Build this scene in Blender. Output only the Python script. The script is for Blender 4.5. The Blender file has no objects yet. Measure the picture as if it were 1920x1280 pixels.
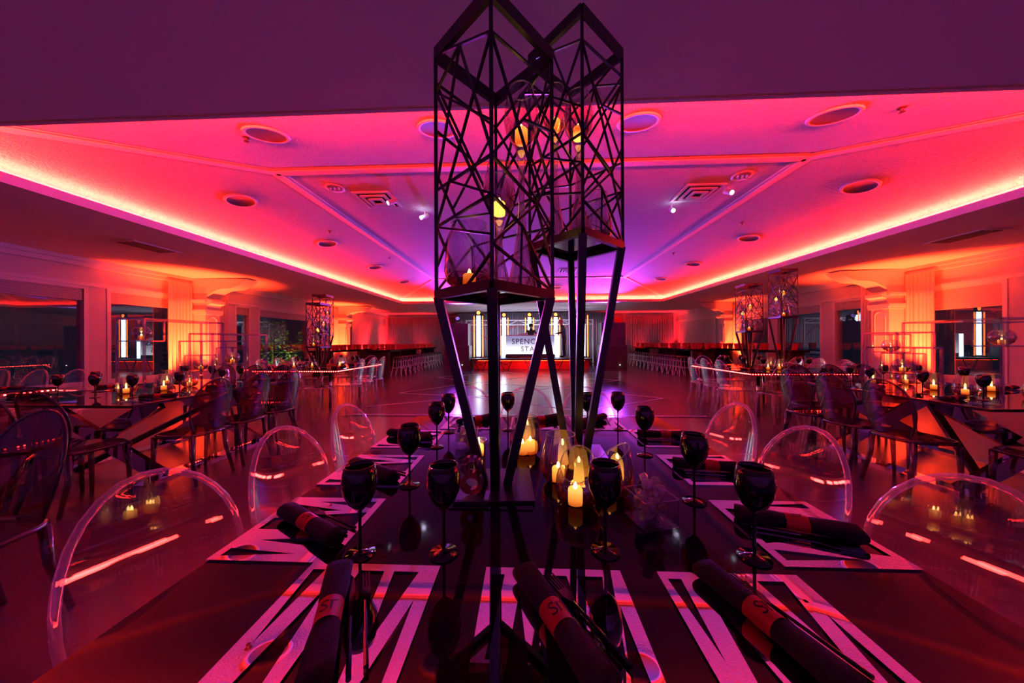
import bpy, bmesh, math, random
from mathutils import Vector, Matrix
random.seed(7)
S = bpy.context.scene
COL = S.collection
R = math.radians
# ------------------------------------------------------------------ camera
cd = bpy.data.cameras.new('camera'); cam = bpy.data.objects.new('camera', cd); COL.objects.link(cam)
cd.sensor_width = 36.0; cd.lens = 36.0 * 590 / 1920; cd.clip_start = .02; cd.clip_end = 200
YAW = math.atan(25 / 590)
cam.matrix_world = Matrix.Translation((0, 0, 1.26)) @ Matrix.Rotation(YAW, 4, 'Z') @ Matrix.Rotation(R(90), 4, 'X') @ Matrix.Rotation(R(-.25), 4, 'Z')
S.camera = cam
# ------------------------------------------------------------------ world, exposure
wd = bpy.data.worlds.new('night'); S.world = wd; wd.use_nodes = True
wd.node_tree.nodes['Background'].inputs[0].default_value = (.010, .012, .03, 1)
wd.node_tree.nodes['Background'].inputs[1].default_value = .5
vs = S.view_settings; vs.view_transform = 'Standard'; vs.look = 'None'; vs.exposure = 0.0; vs.gamma = 1.0; vs.use_curve_mapping = False
cy = S.cycles
cy.use_denoising = True; cy.max_bounces = 10; cy.transparent_max_bounces = 40; cy.glossy_bounces = 5
cy.diffuse_bounces = 4; cy.sample_clamp_indirect = 6.0; cy.caustics_reflective = False; cy.caustics_refractive = False
# light levels (room fixtures, plus the added violet fill)
COVE = 1400.0      # LED strip inside the ceiling cove
TABLE_LED = 70.0   # dotted LED strip on table edges
COLUMN = 11.0     # white light columns on stage
UPLIGHT = 2400.0  # watts, red uplights at the piers
FILL = 3000.0     # watts, violet fill added above the speaker stacks

# ------------------------------------------------------------------ node materials
def mat(name):
    m = bpy.data.materials.new(name); m.use_nodes = True
    return m, m.node_tree.nodes, m.node_tree.links, m.node_tree.nodes['Principled BSDF']
def P(name, col, rough=.5, metal=0.0, bump=None, var=None, spec=.5, coat=0.0):
    m, n, l, b = mat(name)
    b.inputs['Base Color'].default_value = (*col, 1); b.inputs['Roughness'].default_value = rough
    b.inputs['Metallic'].default_value = metal; b.inputs['Specular IOR Level'].default_value = spec
    b.inputs['Coat Weight'].default_value = coat; b.inputs['Coat Roughness'].default_value = .05
    tc = n.new('ShaderNodeTexCoord')
    if var:
        t = n.new('ShaderNodeTexNoise'); t.inputs['Scale'].default_value = var[0]; l.new(tc.outputs['Object'], t.inputs['Vector'])
        mx = n.new('ShaderNodeMix'); mx.data_type = 'RGBA'; mx.inputs[6].default_value = (*col, 1)
        mx.inputs[7].default_value = (*[c * var[1] for c in col], 1); l.new(t.outputs['Fac'], mx.inputs[0]); l.new(mx.outputs[2], b.inputs['Base Color'])
    if bump:
        t = n.new('ShaderNodeTexNoise'); t.inputs['Scale'].default_value = bump[0]; t.inputs['Detail'].default_value = 3; l.new(tc.outputs['Object'], t.inputs['Vector'])
        bp = n.new('ShaderNodeBump'); bp.inputs['Strength'].default_value = bump[1]; bp.inputs['Distance'].default_value = bump[2] if len(bump) > 2 else .01
        l.new(t.outputs['Fac'], bp.inputs['Height']); l.new(bp.outputs['Normal'], b.inputs['Normal'])
    return m
def EM(name, col, k):
    m, n, l, b = mat(name); n.remove(b); e = n.new('ShaderNodeEmission')
    e.inputs[0].default_value = (*col, 1); e.inputs[1].default_value = k; l.new(e.outputs[0], n['Material Output'].inputs[0]); return m
def CLEAR(name, tint, lo, hi, rough=.02, diffuse=0.0, gcol=(1, 1, 1)):
    """thin clear plastic or glass: see-through face-on, mirror-like at grazing angles"""
    m, n, l, b = mat(name); n.remove(b)
    lw = n.new('ShaderNodeLayerWeight'); lw.inputs[0].default_value = .35
    mr = n.new('ShaderNodeMapRange'); mr.inputs[3].default_value = lo; mr.inputs[4].default_value = hi
    pw = n.new('ShaderNodeMath'); pw.operation = 'POWER'; pw.inputs[1].default_value = 1.6
    l.new(lw.outputs['Facing'], pw.inputs[0]); l.new(pw.outputs[0], mr.inputs[0])
    tr = n.new('ShaderNodeBsdfTransparent'); tr.inputs[0].default_value = (*tint, 1)
    gl = n.new('ShaderNodeBsdfGlossy'); gl.inputs['Roughness'].default_value = rough; gl.inputs['Color'].default_value = (*gcol, 1)
    mx = n.new('ShaderNodeMixShader'); l.new(mr.outputs[0], mx.inputs[0]); l.new(tr.outputs[0], mx.inputs[1]); l.new(gl.outputs[0], mx.inputs[2])
    out = mx
    if diffuse:
        df = n.new('ShaderNodeBsdfTranslucent'); df.inputs[0].default_value = (.9, .9, .9, 1)
        d2 = n.new('ShaderNodeBsdfDiffuse'); d2.inputs[0].default_value = (.9, .9, .9, 1)
        ms = n.new('ShaderNodeMixShader'); ms.inputs[0].default_value = .5; l.new(df.outputs[0], ms.inputs[1]); l.new(d2.outputs[0], ms.inputs[2])
        m2 = n.new('ShaderNodeMixShader'); m2.inputs[0].default_value = diffuse
        l.new(mx.outputs[0], m2.inputs[1]); l.new(ms.outputs[0], m2.inputs[2]); out = m2
    l.new(out.outputs[0], n['Material Output'].inputs[0]); return m
def OMBRE(name, z0=.05, z1=.6, stem=0):
    """glass tinted gold-amber at the foot, clear at the rim"""
    m, n, l, b = mat(name); n.remove(b)
    tc = n.new('ShaderNodeTexCoord'); sp = n.new('ShaderNodeSeparateXYZ'); l.new(tc.outputs['Generated'], sp.inputs[0])
    cr = n.new('ShaderNodeValToRGB'); cr.color_ramp.elements[0].position = z0; cr.color_ramp.elements[0].color = (.34, .07, .03, 1)
    cr.color_ramp.elements[1].position = z1; cr.color_ramp.elements[1].color = (.86, .82, .86, 1); l.new(sp.outputs[2], cr.inputs[0])
    if stem:
        for p_ in (stem, stem - .05):
            q = cr.color_ramp.elements.new(p_); q.color = (.34, .07, .03, 1) if p_ == stem else (.92, .88, .92, 1)
        cr.color_ramp.elements[0].color = (.92, .88, .92, 1)
    tr = n.new('ShaderNodeBsdfTransparent'); l.new(cr.outputs[0], tr.inputs[0])
    gl = n.new('ShaderNodeBsdfGlossy'); gl.inputs['Roughness'].default_value = .03
    c2 = n.new('ShaderNodeValToRGB'); c2.color_ramp.elements[0].position = z0; c2.color_ramp.elements[0].color = (.95, .6, .4, 1)
    c2.color_ramp.elements[1].position = z1; c2.color_ramp.elements[1].color = (1, 1, 1, 1); l.new(sp.outputs[2], c2.inputs[0]); l.new(c2.outputs[0], gl.inputs[0])
    lw = n.new('ShaderNodeLayerWeight'); lw.inputs[0].default_value = .35
    r1 = n.new('ShaderNodeMapRange'); r1.inputs[1].default_value = z0; r1.inputs[2].default_value = z1; r1.inputs[3].default_value = .55; r1.inputs[4].default_value = .14; l.new(sp.outputs[2], r1.inputs[0])
    ad = n.new('ShaderNodeMath'); ad.use_clamp = True; pw = n.new('ShaderNodeMath'); pw.operation = 'POWER'; pw.inputs[1].default_value = 2.5
    l.new(lw.outputs['Facing'], pw.inputs[0]); l.new(pw.outputs[0], ad.inputs[0]); l.new(r1.outputs[0], ad.inputs[1])
    mx = n.new('ShaderNodeMixShader'); l.new(ad.outputs[0], mx.inputs[0]); l.new(tr.outputs[0], mx.inputs[1]); l.new(gl.outputs[0], mx.inputs[2])
    l.new(mx.outputs[0], n['Material Output'].inputs[0]); return m

RED = (1.0, .0145, .0075)   # cove LED colour
UPRED = (1.0, .036, .007)  # warmer red of the floor uplights
M = dict(
    stipple=P('ceiling_stipple', (.62, .60, .62), .9, bump=(48, 1.0, .03), var=(90, .7)),
    low=P('ceiling_smooth', (.82, .78, .82), .85, bump=(45, .15, .004)),
    trim=P('trim_paint', (.72, .70, .72), .5), wall=P('wall_paint', (.62, .59, .62), .8, bump=(30, .1, .003)),
    floor=P('floor_laminate', (.12, .065, .07), .27, bump=(3, .03, .01), var=(1.3, .75)),
    dance=P('dance_floor_vinyl', (.045, .04, .055), .22, bump=(9, .03, .01)), line=P('floor_print', (.62, .60, .66), .3),
    tabletop=P('table_gloss_black', (.008, .005, .008), .05, spec=.16), black=P('black_metal', (.014, .012, .018), .30, spec=.5, bump=(220, .05, .001)),
    matte=P('matte_black', (.010, .009, .011), .8), napkin=P('black_napkin', (.012, .009, .012), .95, bump=(160, .6, .002)),
    band=P('red_band', (.95, .045, .02), .5), ink=P('black_ink', (.01, .005, .005), .6), mirror=P('mirror_acrylic', (.93, .91, .94), .012, 1.0),
    chrome=P('chrome_tube', (.8, .78, .82), .10, 1.0), goblet=P('black_glass', (.006, .004, .006), .025, coat=.5), steel=P('dark_cutlery', (.10, .09, .11), .12, 1.0),
    clear=CLEAR('clear_acrylic', (.975, .95, .965), .05, .55), rim=CLEAR('clear_acrylic_edge', (.93, .86, .90), .16, .9, .06, .15),
    smoke=CLEAR('smoke_acrylic', (.60, .46, .48), .035, .40), smokerim=CLEAR('smoke_acrylic_edge', (.30, .22, .24), .08, .5, .08, .01),
    bar=CLEAR('clear_acrylic_bar', (.75, .68, .74), .22, .85, .05, .05), pane=CLEAR('window_glass', (.93, .94, .95), .10, .75, .0),
    tableglass=CLEAR('smoked_glass', (.16, .12, .13), .10, .85, .015), ombre=OMBRE('ombre_glass'), globe=OMBRE('ombre_globe', .1, .75), stem=OMBRE('ombre_stem_glass', .05, .86, .72),
    crystal=CLEAR('rock_crystal', (.85, .50, .52), .20, .85, .05, .42), amber=CLEAR('amber_acrylic', (.62, .12, .05), .10, .7, .03, .06),
    wax=EM('candle_wax', (1.0, .45, .065), 3.6), flame=EM('candle_flame', (1.0, .62, .16), 34.0),
    cove=EM('cove_led', RED, COVE), led=EM('table_led', (1.0, .035, .03), TABLE_LED), column=EM('light_column', (.55, .72, 1.0), COLUMN),
    orange=EM('orange_tube', (1.0, .19, .04), 5.0), cloth=P('curtain_cloth', (.70, .62, .60), .8, bump=(60, .1, .002)),
    silver=P('silver_drape', (.36, .32, .37), .34, .7, bump=(42, .5, .01)), truss=P('white_truss', (.75, .75, .8), .4), speaker=P('speaker_black', (.012, .010, .016), .55),
    blind=P('blind_slat', (.60, .56, .60), .6), bark=P('bark', (.10, .07, .05), .9), leaf=P('leaf_green', (.12, .20, .03), .6, var=(5, .5)), lawn=P('lawn', (.03, .05, .02), .9),
    redcloth=P('red_skirt', (.55, .03, .03), .5), redcup=P('red_napkin', (.80, .05, .035), .6), skin=P('skin', (.55, .30, .24), .6), denim=P('dark_blue_cloth', (.02, .035, .075), .8), cap=P('cap_pink_lit', (.62, .12, .16), .8),
    lens=EM('spot_lens', (.85, .80, 1.0), 4.0), uplens=EM('uplight_lens', UPRED, 20.0), pinlight=EM('white_pin_light', (.8, .9, 1.0), 40.0), green=EM('green_exit', (.05, 1.0, .25), 6.0), white_metal=P('white_metal', (.88, .85, .90), .22, .0), seat=P('black_vinyl', (.012, .01, .014), .45))
# backlit booth front: brighter towards the lamps at its foot
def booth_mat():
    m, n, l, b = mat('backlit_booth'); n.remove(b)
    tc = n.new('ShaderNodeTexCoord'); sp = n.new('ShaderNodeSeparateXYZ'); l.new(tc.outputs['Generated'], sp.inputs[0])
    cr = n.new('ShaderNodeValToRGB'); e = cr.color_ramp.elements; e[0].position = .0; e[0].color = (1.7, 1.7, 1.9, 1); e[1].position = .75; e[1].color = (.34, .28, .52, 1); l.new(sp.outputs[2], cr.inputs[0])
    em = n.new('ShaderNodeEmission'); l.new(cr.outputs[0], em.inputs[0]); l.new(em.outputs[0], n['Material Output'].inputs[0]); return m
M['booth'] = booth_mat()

ORD = ['first', 'second', 'third', 'fourth', 'fifth', 'sixth', 'seventh', 'eighth', 'ninth', 'tenth', 'eleventh', 'twelfth']
# ------------------------------------------------------------------ mesh helpers
class MB:
    def __init__(s): s.v = []; s.f = []; s.mi = []
    def add(s, vs_, fs, k=0):
        o = len(s.v); s.v += [tuple(q) for q in vs_]; s.f += [tuple(i + o for i in f) for f in fs]; s.mi += [k] * len(fs); return s
    def box(s, a, b, k=0):
        x0, y0, z0 = a; x1, y1, z1 = b
        return s.add([(x0, y0, z0), (x1, y0, z0), (x1, y1, z0), (x0, y1, z0), (x0, y0, z1), (x1, y0, z1), (x1, y1, z1), (x0, y1, z1)],
                     [(3, 2, 1, 0), (4, 5, 6, 7), (0, 1, 5, 4), (1, 2, 6, 5), (2, 3, 7, 6), (3, 0, 4, 7)], k)
    def bar(s, p, q, w, h=None, up=(0, 0, 1), k=0):
        p = Vector(p); q = Vector(q); h = h or w; d = (q - p).normalized(); u = Vector(up)
        if abs(d.dot(u)) > .98: u = Vector((1, 0, 0)) if abs(d.x) < .9 else Vector((0, 1, 0))
        x = d.cross(u).normalized(); y = x.cross(d)
        c = [x * (i * w / 2) + y * (j * h / 2) for i, j in ((-1, -1), (1, -1), (1, 1), (-1, 1))]
        return s.add([p + e for e in c] + [q + e for e in c], [(3, 2, 1, 0), (4, 5, 6, 7), (0, 1, 5, 4), (1, 2, 6, 5), (2, 3, 7, 6), (3, 0, 4, 7)], k)
    def tube(s, pts, r, n=8, closed=False, k=0, cap=True):
        pts = [Vector(p) for p in pts]; N = len(pts); rr = r if isinstance(r, (list, tuple)) else [r] * N; rings = []
        prev = None
        for i, p in enumerate(pts):
            a = pts[(i - 1) % N] if (closed or i > 0) else p; b = pts[(i + 1) % N] if (closed or i < N - 1) else p
            d = (b - a).normalized()
            if prev is None:
                prev = d.cross(Vector((0, 0, 1))); prev = prev if prev.length > .1 else d.cross(Vector((1, 0, 0)))
            x = (prev - d * prev.dot(d)).normalized(); prev = x; y = d.cross(x)
            rings.append([p + (x * math.cos(2 * math.pi * j / n) + y * math.sin(2 * math.pi * j / n)) * rr[i] for j in range(n)])
        vs_ = [q for g in rings for q in g]; fs = []
        for i in range(N if closed else N - 1):
            for j in range(n):
                a = i * n; b = ((i + 1) % N) * n; fs.append((a + j, a + (j + 1) % n, b + (j + 1) % n, b + j))
        if not closed and cap: fs += [tuple(range(n - 1, -1, -1)), tuple(range((N - 1) * n, N * n))]
        return s.add(vs_, fs, k)
    def lathe(s, prof, n=24, c=(0, 0, 0), k=0):
        vs_ = []; fs = []
        for r, z in prof: vs_ += [(c[0] + r * math.cos(2 * math.pi * j / n), c[1] + r * math.sin(2 * math.pi * j / n), c[2] + z) for j in range(n)]
        for i in range(len(prof) - 1):
            for j in range(n): fs.append((i * n + j, i * n + (j + 1) % n, (i + 1) * n + (j + 1) % n, (i + 1) * n + j))
        return s.add(vs_, fs, k)
    def prism(s, poly, z0, z1, k=0):
        n = len(poly); return s.add([(x, y, z0) for x, y in poly] + [(x, y, z1) for x, y in poly],
                                    [tuple(range(n - 1, -1, -1)), tuple(range(n, 2 * n))] + [(i, (i + 1) % n, n + (i + 1) % n, n + i) for i in range(n)], k)
    def build(s, name, m, parent=None, smooth=False, loc=None):
        me = bpy.data.meshes.new(name); me.from_pydata(s.v, [], s.f)
        for q in (m if isinstance(m, (list, tuple)) else [m]): me.materials.append(q)
        if any(s.mi): me.polygons.foreach_set('material_index', s.mi)
        bm = bmesh.new(); bm.from_mesh(me); bmesh.ops.recalc_face_normals(bm, faces=bm.faces); bm.to_mesh(me); bm.free()
        if smooth: me.polygons.foreach_set('use_smooth', [True] * len(me.polygons))
        me.update()
        return link(name, me, parent, loc)
def link(name, me, parent=None, loc=None):
    o = bpy.data.objects.new(name, me); COL.objects.link(o)
    if parent: o.parent = parent
    if loc: o.location = loc
    return o
def tag(o, label=None, cat=None, group=None, kind=None):
    for k, v in (('label', label), ('category', cat), ('group', group), ('kind', kind)):
        if v: o[k] = v
    return o
def thing(name, label, cat, loc=(0, 0, 0), rz=0, group=None):
    o = bpy.data.objects.new(name, None); COL.objects.link(o); o.location = loc; o.rotation_euler = (0, 0, rz); o.empty_display_size = .05
    return tag(o, label, cat, group)
def copy_tree(o, loc=None, rz=None, label=None, group=None, parent=None):
    c = o.copy(); COL.objects.link(c); c.parent = parent
    if loc is not None: c.location = loc
    if rz is not None: c.rotation_euler = (0, 0, rz)
    if label: c['label'] = label
    if group: c['group'] = group
    for ch in list(o.children): copy_tree(ch, parent=c)
    return c
class Proto:
    """the first use places the thing itself, later uses copy it with its parts"""
    def __init__(s, o): s.o = o; s.used = False
    def __call__(s, loc, rz=0, label=None, group=None):
        if s.used: return copy_tree(s.o, loc, rz, label, group)
        s.used = True; s.o.location = loc; s.o.rotation_euler = (0, 0, rz)
        if label: s.o['label'] = label
        if group: s.o['group'] = group
        return s.o
def structure(o): o['kind'] = 'structure'; return o
def lamp(kind, name, loc, target=None, energy=100, col=(1, 1, 1), size=.1, angle=60, blend=.6):
    d = bpy.data.lights.new(name, kind); d.energy = energy; d.color = col
    if kind == 'AREA': d.size = size
    else: d.shadow_soft_size = size
    if kind == 'SPOT': d.spot_size = R(angle); d.spot_blend = blend
    o = bpy.data.objects.new(name, d); COL.objects.link(o); o.location = loc
    if target is not None: o.rotation_euler = (Vector(target) - Vector(loc)).to_track_quat('-Z', 'Y').to_euler()
    return o

# ------------------------------------------------------------------ room shell
XL, XR, YN, YF = -8.4, 8.7, -3.2, 18.5
ZC, ZS, ZP = 2.87, 3.07, 3.5
LX0, LX1, LY0, LY1 = -5.2, 5.62, 2.17, 13.1      # cove lip
PX0, PX1, PY0, PY1 = -3.25, 3.44, 3.98, 11.05    # flat centre panel
CW = .22                                          # depth of the cove behind its lip
floor = structure(MB().box((XL - .3, YN, -.1), (XR + .3, YF, 0)).build('floor', M['floor']))
df = structure(MB().box((-3.15, 5.25, 0), (3.05, 13.6, .006)).build('floor_dance', M['dance']))
zz = [(-3.1, 6.0, -1.2, 7.1), (-1.2, 7.1, 1.0, 5.7), (1.0, 5.7, 3.0, 7.0), (-3.1, 7.6, -1.2, 7.1), (3.0, 7.0, .9, 8.6), (-1.2, 7.1, .9, 8.6), (-3.1, 7.6, -1.6, 9.6), (-1.6, 9.6, .9, 8.6), (.9, 8.6, 3.0, 10.2), (-1.6, 9.6, -3.1, 11.0), (-1.6, 9.6, .4, 11.4), (3.0, 10.2, .4, 11.4), (-3.1, 11.0, -.8, 12.9), (.4, 11.4, 2.9, 12.6), (.4, 11.4, -.8, 12.9), (-3.1, 5.35, 3.0, 5.35)]
for a in zz: MB().bar((a[0], a[1], .008), (a[2], a[3], .008), .035, .004).build('floor_line', M['line'], df)

ceil = bpy.data.objects.new('ceiling', None); COL.objects.link(ceil); structure(ceil)
c = MB(); T_ = ZC + .08
e_ = .029
c.box((XL - .3, YN, ZC), (XR + .3, LY0 - e_, T_)); c.box((XL - .3, LY1 + e_, ZC), (XR + .3, YF, T_))
c.box((XL - .3, LY0 - e_, ZC), (LX0 - e_, LY1 + e_, T_)); c.box((LX1 + e_, LY0 - e_, ZC), (XR + .3, LY1 + e_, T_)); c.build('lower_ceiling', M['low'], ceil)
ox0, ox1, oy0, oy1 = LX0 - CW, LX1 + CW, LY0 - CW, LY1 + CW
for nm, q in (('near', [(ox0, oy0, ZS), (ox1, oy0, ZS), (PX1, PY0, ZP), (PX0, PY0, ZP)]), ('far', [(ox1, oy1, ZS), (ox0, oy1, ZS), (PX0, PY1, ZP), (PX1, PY1, ZP)]),
              ('left', [(ox0, oy1, ZS), (ox0, oy0, ZS), (PX0, PY0, ZP), (PX0, PY1, ZP)]), ('right', [(ox1, oy0, ZS), (ox1, oy1, ZS), (PX1, PY1, ZP), (PX1, PY0, ZP)])):
    MB().add(q + [(x, y, z + .05) for x, y, z in q], [(0, 1, 2, 3), (7, 6, 5, 4), (0, 4, 5, 1), (1, 5, 6, 2), (2, 6, 7, 3), (3, 7, 4, 0)]).build('sloped_ceiling', M['stipple'], ceil)
MB().box((PX0, PY0, ZP), (PX1, PY1, ZP + .05)).build('centre_panel', M['stipple'], ceil)
# cove: back wall, ledge, lip and LED strip on every side
def ring(x0, y0, x1, y1, w, z0, z1):   # four bars around a rectangle, w outwards
    return [((x0 - w, y0 - w, z0), (x1 + w, y0, z1)), ((x0 - w, y1, z0), (x1 + w, y1 + w, z1)), ((x0 - w, y0, z0), (x0, y1, z1)), ((x1, y0, z0), (x1 + w, y1, z1))]
for a, b in ring(ox0, oy0, ox1, oy1, .03, ZC + .08, ZS + .03): MB().box(a, b).build('cove_wall', M['trim'], ceil)
k = 1
for a, b in ring(LX0, LY0, LX1, LY1, .03, ZC - .001, ZC + .105):
    o = structure(MB().box(a, b).build('trim_%d' % k, M['trim'])); k += 1
for a, b in ring(LX0 - .09, LY0 - .09, LX1 + .09, LY1 + .09, .025, ZC + .081, ZC + .094): MB().box(a, b).build('cove_light_strip', M['cove'], ceil)
def mould(p, q, w, z=.028):
    o = structure(MB().bar(p, q, w, z).bar(Vector(p) - Vector((0, 0, .016)), Vector(q) - Vector((0, 0, .016)), w * .55, z).build('trim_%d' % mould.k, M['trim'])); mould.k += 1; return o
mould.k = 5
zc = [(PX0, PY0), (PX1, PY0), (PX1, PY1), (PX0, PY1)]; oc = [(ox0, oy0), (ox1, oy0), (ox1, oy1), (ox0, oy1)]
for i in range(4):
    a, b = zc[i], zc[(i + 1) % 4]; mould((*a, ZP - .008), (*b, ZP - .008), .17)
    mould((*oc[i], ZS - .006), (*zc[i], ZP - .006), .15)
# walls -------------------------------------------------------------
def side_wall(name, X, sgn, wins, zs=.46, zh=2.36):
    """wall with openings; wins = list of (y0, y1)"""
    m = MB(); x0, x1 = (X, X + .25 * sgn); a, b = min(x0, x1), max(x0, x1); y = YN
    m.box((a, YN, 0), (b, YF, zs)); m.box((a, YN, zh), (b, YF, ZC + .05))
    for w0, w1 in wins:
        if w0 > y: m.box((a, y, zs), (b, w0, zh))
        y = w1
    m.box((a, y, zs), (b, YF, zh)); return structure(m.build(name, M['wall']))
WL = [(.2, 2.9), (3.1, 5.70), (5.97, 7.25), (8.75, 9.28), (9.55, 11.85), (12.1, 13.3)]
WR = [(.2, 2.9), (3.1, 5.82), (6.05, 7.35), (8.45, 9.28), (9.6, 11.3), (11.6, 13.2)]
wl = side_wall('wall_left', XL, -1, WL); wr = side_wall('wall_right', XR, 1, WR)
structure(MB().box((XL - .3, YF, 0), (XR + .3, YF + .2, ZC + .08)).build('wall_far', M['wall']))
structure(MB().box((XL - .3, YN - .2, 0), (XR + .3, YN, ZC + .08)).build('wall_near', M['wall']))
wn = 1
for X, s, wins, drop in ((XL, -1, WL, .22), (XR, 1, WR, .22)):
    for i, (y0, y1) in enumerate(wins):
        xi = X + .06 * s; d = .22 if not (X > 0 and i == 2) else .42
        w = structure(thing('window_%d' % wn, None, None, (0, 0, 0))); wn += 1
        f = MB(); fx0, fx1 = sorted((X - .012 * s, X + .09 * s))
        f.box((fx0, y0, .46), (fx1, y0 + .06, 2.36)); f.box((fx0, y1 - .06, .46), (fx1, y1, 2.36)); f.box((fx0, y0 + .06, 2.30), (fx1, y1 - .06, 2.36)); f.box((fx0, y0 + .06, .46), (fx1, y1 - .06, .53))
        f.build('window_frame', M['trim'], w)
        px0, px1 = sorted((xi, xi + .008 * s)); MB().box((px0, y0 + .05, .5), (px1, y1 - .05, 2.32)).build('pane', M['pane'], w)
        bl = MB(); nz = int(d / .022)
        for j in range(nz):
            zt = 2.30 - j * .022; bx0, bx1 = sorted((X + .005 * s, X + .045 * s)); bl.bar(((bx0 + bx1) / 2, y0 + .07, zt - .011), ((bx0 + bx1) / 2, y1 - .07, zt - .011), .035, .014)
        b_ = bl.build('blind', M['blind'], w); b_['kind'] = 'stuff'
    cx0, cx1 = sorted((X, X - .13 * s)); structure(MB().box((cx0, YN, ZC - .07), (cx1, YF, ZC - .002)).box((min(X, X - .07 * s), YN, ZC - .15), (max(X, X - .07 * s), YF, ZC - .07)).build('trim_%d' % mould.k, M['trim'])); mould.k += 1
    hx0, hx1 = sorted((X, X - .03 * s)); structure(MB().box((hx0, YN, 2.36), (hx1, YF, 2.42)).build('trim_%d' % mould.k, M['trim'])); mould.k += 1
    bx0, bx1 = sorted((X, X - .025 * s)); structure(MB().box((bx0, YN, 0), (bx1, YF, .12)).build('baseboard_%s' % ('left' if s < 0 else 'right'), M['trim']))
# wall piers with scrolled ceiling brackets
def pier(X, s, y0, reach):
    y1 = y0 + .36; xe = X - .45 * s
    g = structure(thing('wall_pier', None, None))
    a, b = sorted((X, xe)); m = MB().box((a, y0, 0), (b, y1, 2.06)); m.build('shaft', M['wall'], g)
    e0, e1 = sorted((X, xe - .05 * s))
    m = MB().box((e0, y0 - .05, 2.02), (e1, y1 + .05, 2.08)).box((e0, y0 - .03, 1.97), (e1, y1 + .03, 2.02)).box((e0, y0 - .06, 2.27), (e1, y1 + .06, 2.33)); m.build('cornice', M['trim'], g)
    ex = xe; prof = [(X, 2.06), (X, ZC)]                     # outline in X-Z: wall, ceiling, then the S-curve back down
    n = 14; L = reach - .45
    for i in range(n + 1):
        t = i / n; x = L * (1 - t); zz_ = ZC - .04 - .45 * (t + math.sin(2 * math.pi * t) / (2 * math.pi) * .9); prof.append((ex - s * x, zz_))
    prof += [(ex - s * .16, 2.30), (ex - s * .15, 2.24), (ex - s * .05, 2.20), (ex - s * .02, 2.10), (ex, 2.06)]
    q = [(x, y0, z) for x, z in prof] + [(x, y1, z) for x, z in prof]; N = len(prof)
    bm_ = MB().add(q, [tuple(range(N)), tuple(range(2 * N - 1, N - 1, -1))] + [(i, i + N, (i + 1) % N + N, (i + 1) % N) for i in range(N)]); bm_.build('scroll_bracket', M['wall'], g)
    # arched recess panel on the room-facing end
    pts = [(-.11, .3)] + [(-.11 + 0, 1.8)] + [(.11 * math.cos(math.pi * (1 - j / 8)), 1.8 + .11 * math.sin(math.pi * j / 8)) for j in range(1, 8)] + [(.11, 1.8), (.11, .3)]
    yc = (y0 + y1) / 2; m = MB().tube([(xe - .004 * s, yc + u, z) for u, z in pts], .012, 6, closed=True); m.build('arched_panel', M['trim'], g)
    return g
PIERS = [(XL, -1, 7.5), (XL, -1, 13.6), (XR, 1, 7.5), (XR, 1, 13.4)]
PNAME = ['pier between dark window and tree window', 'pier between tree window and pleated wall curtain', 'pier next to the half drawn blind', 'pier next to the louvred shutter']
for X, s, y in PIERS: pier(X, s, y, 1.5)

# drapes --------------------------------------------------------------
def drape(name, p, q, z0, z1, folds, amp, m, label, cat='curtain', group=None, parent=None, gather=0):
    p = Vector((*p, 0)); q = Vector((*q, 0)); d = q - p; nrm = Vector((-d.y, d.x, 0)).normalized(); n = folds * 6; rows = 5; rng = random.Random(sum(map(ord, label)) % 97 + folds)
    ph = [rng.uniform(.6, 1.4) for _ in range(folds + 1)]; vs_ = []; fs = []
    for r in range(rows + 1):
        t = r / rows; z = z0 + (z1 - z0) * t
        for i in range(n + 1):
            u = i / n; a = amp * ph[min(int(u * folds), folds)] * (1 - .35 * t); uu = .5 + (u - .5) * (1 - gather * math.sin(math.pi * t * .9))
            o = p + d * uu + nrm * (math.sin(u * folds * 2 * math.pi) * a); vs_.append((o.x, o.y, z))
    for r in range(rows):
        for i in range(n): a = r * (n + 1) + i; fs.append((a, a + 1, a + n + 2, a + n + 1))
    o = MB().add(vs_, fs).build(name, m, parent, smooth=True); sm = o.modifiers.new('thick', 'SOLIDIFY'); sm.thickness = .006
    return tag(o, label, cat, group) if not parent else o
for (X, s, y), pn in zip(PIERS, PNAME):
    xx = X - .13 * s
    drape('curtain', (xx, y - .54), (xx, y - .02), .02, ZC - .15, 7, .03, M['cloth'], 'gathered curtain on front side of ' + pn, group='curtains at the wall piers')
    drape('curtain', (xx, y + .40), (xx, y + .92), .02, ZC - .15, 7, .03, M['cloth'], 'gathered curtain on stage side of ' + pn, group='curtains at the wall piers')
drape('curtain', (XL + .13, 14.7), (XL + .13, 18.3), .02, 2.72, 34, .035, M['cloth'], 'long run of pleated wall curtain between the last pier and shiny corner drape')
drape('drape', (XL + .3, 18.2), (-3.9, 18.2), .02, 2.68, 46, .05, M['silver'], 'shiny satin drape on far wall behind the bar tables under the tree window side')
drape('drape', (5.6, 18.2), (XR - .3, 18.2), .02, 2.68, 30, .05, M['silver'], 'shiny satin drape on far wall next to louvred shutter panel')
drape('drape', (-3.7, 16.9), (4.55, 16.9), .02, 2.80, 90, .05, M['silver'], 'wide silver sequin backdrop drape hanging behind the stage trusses')
tag(drape('drape', (4.75, 18.3), (5.55, 18.3), .02, 2.6, 6, .02, M['redcloth'], 'flat red cloth panel between backdrop and satin drape'), None)
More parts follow.
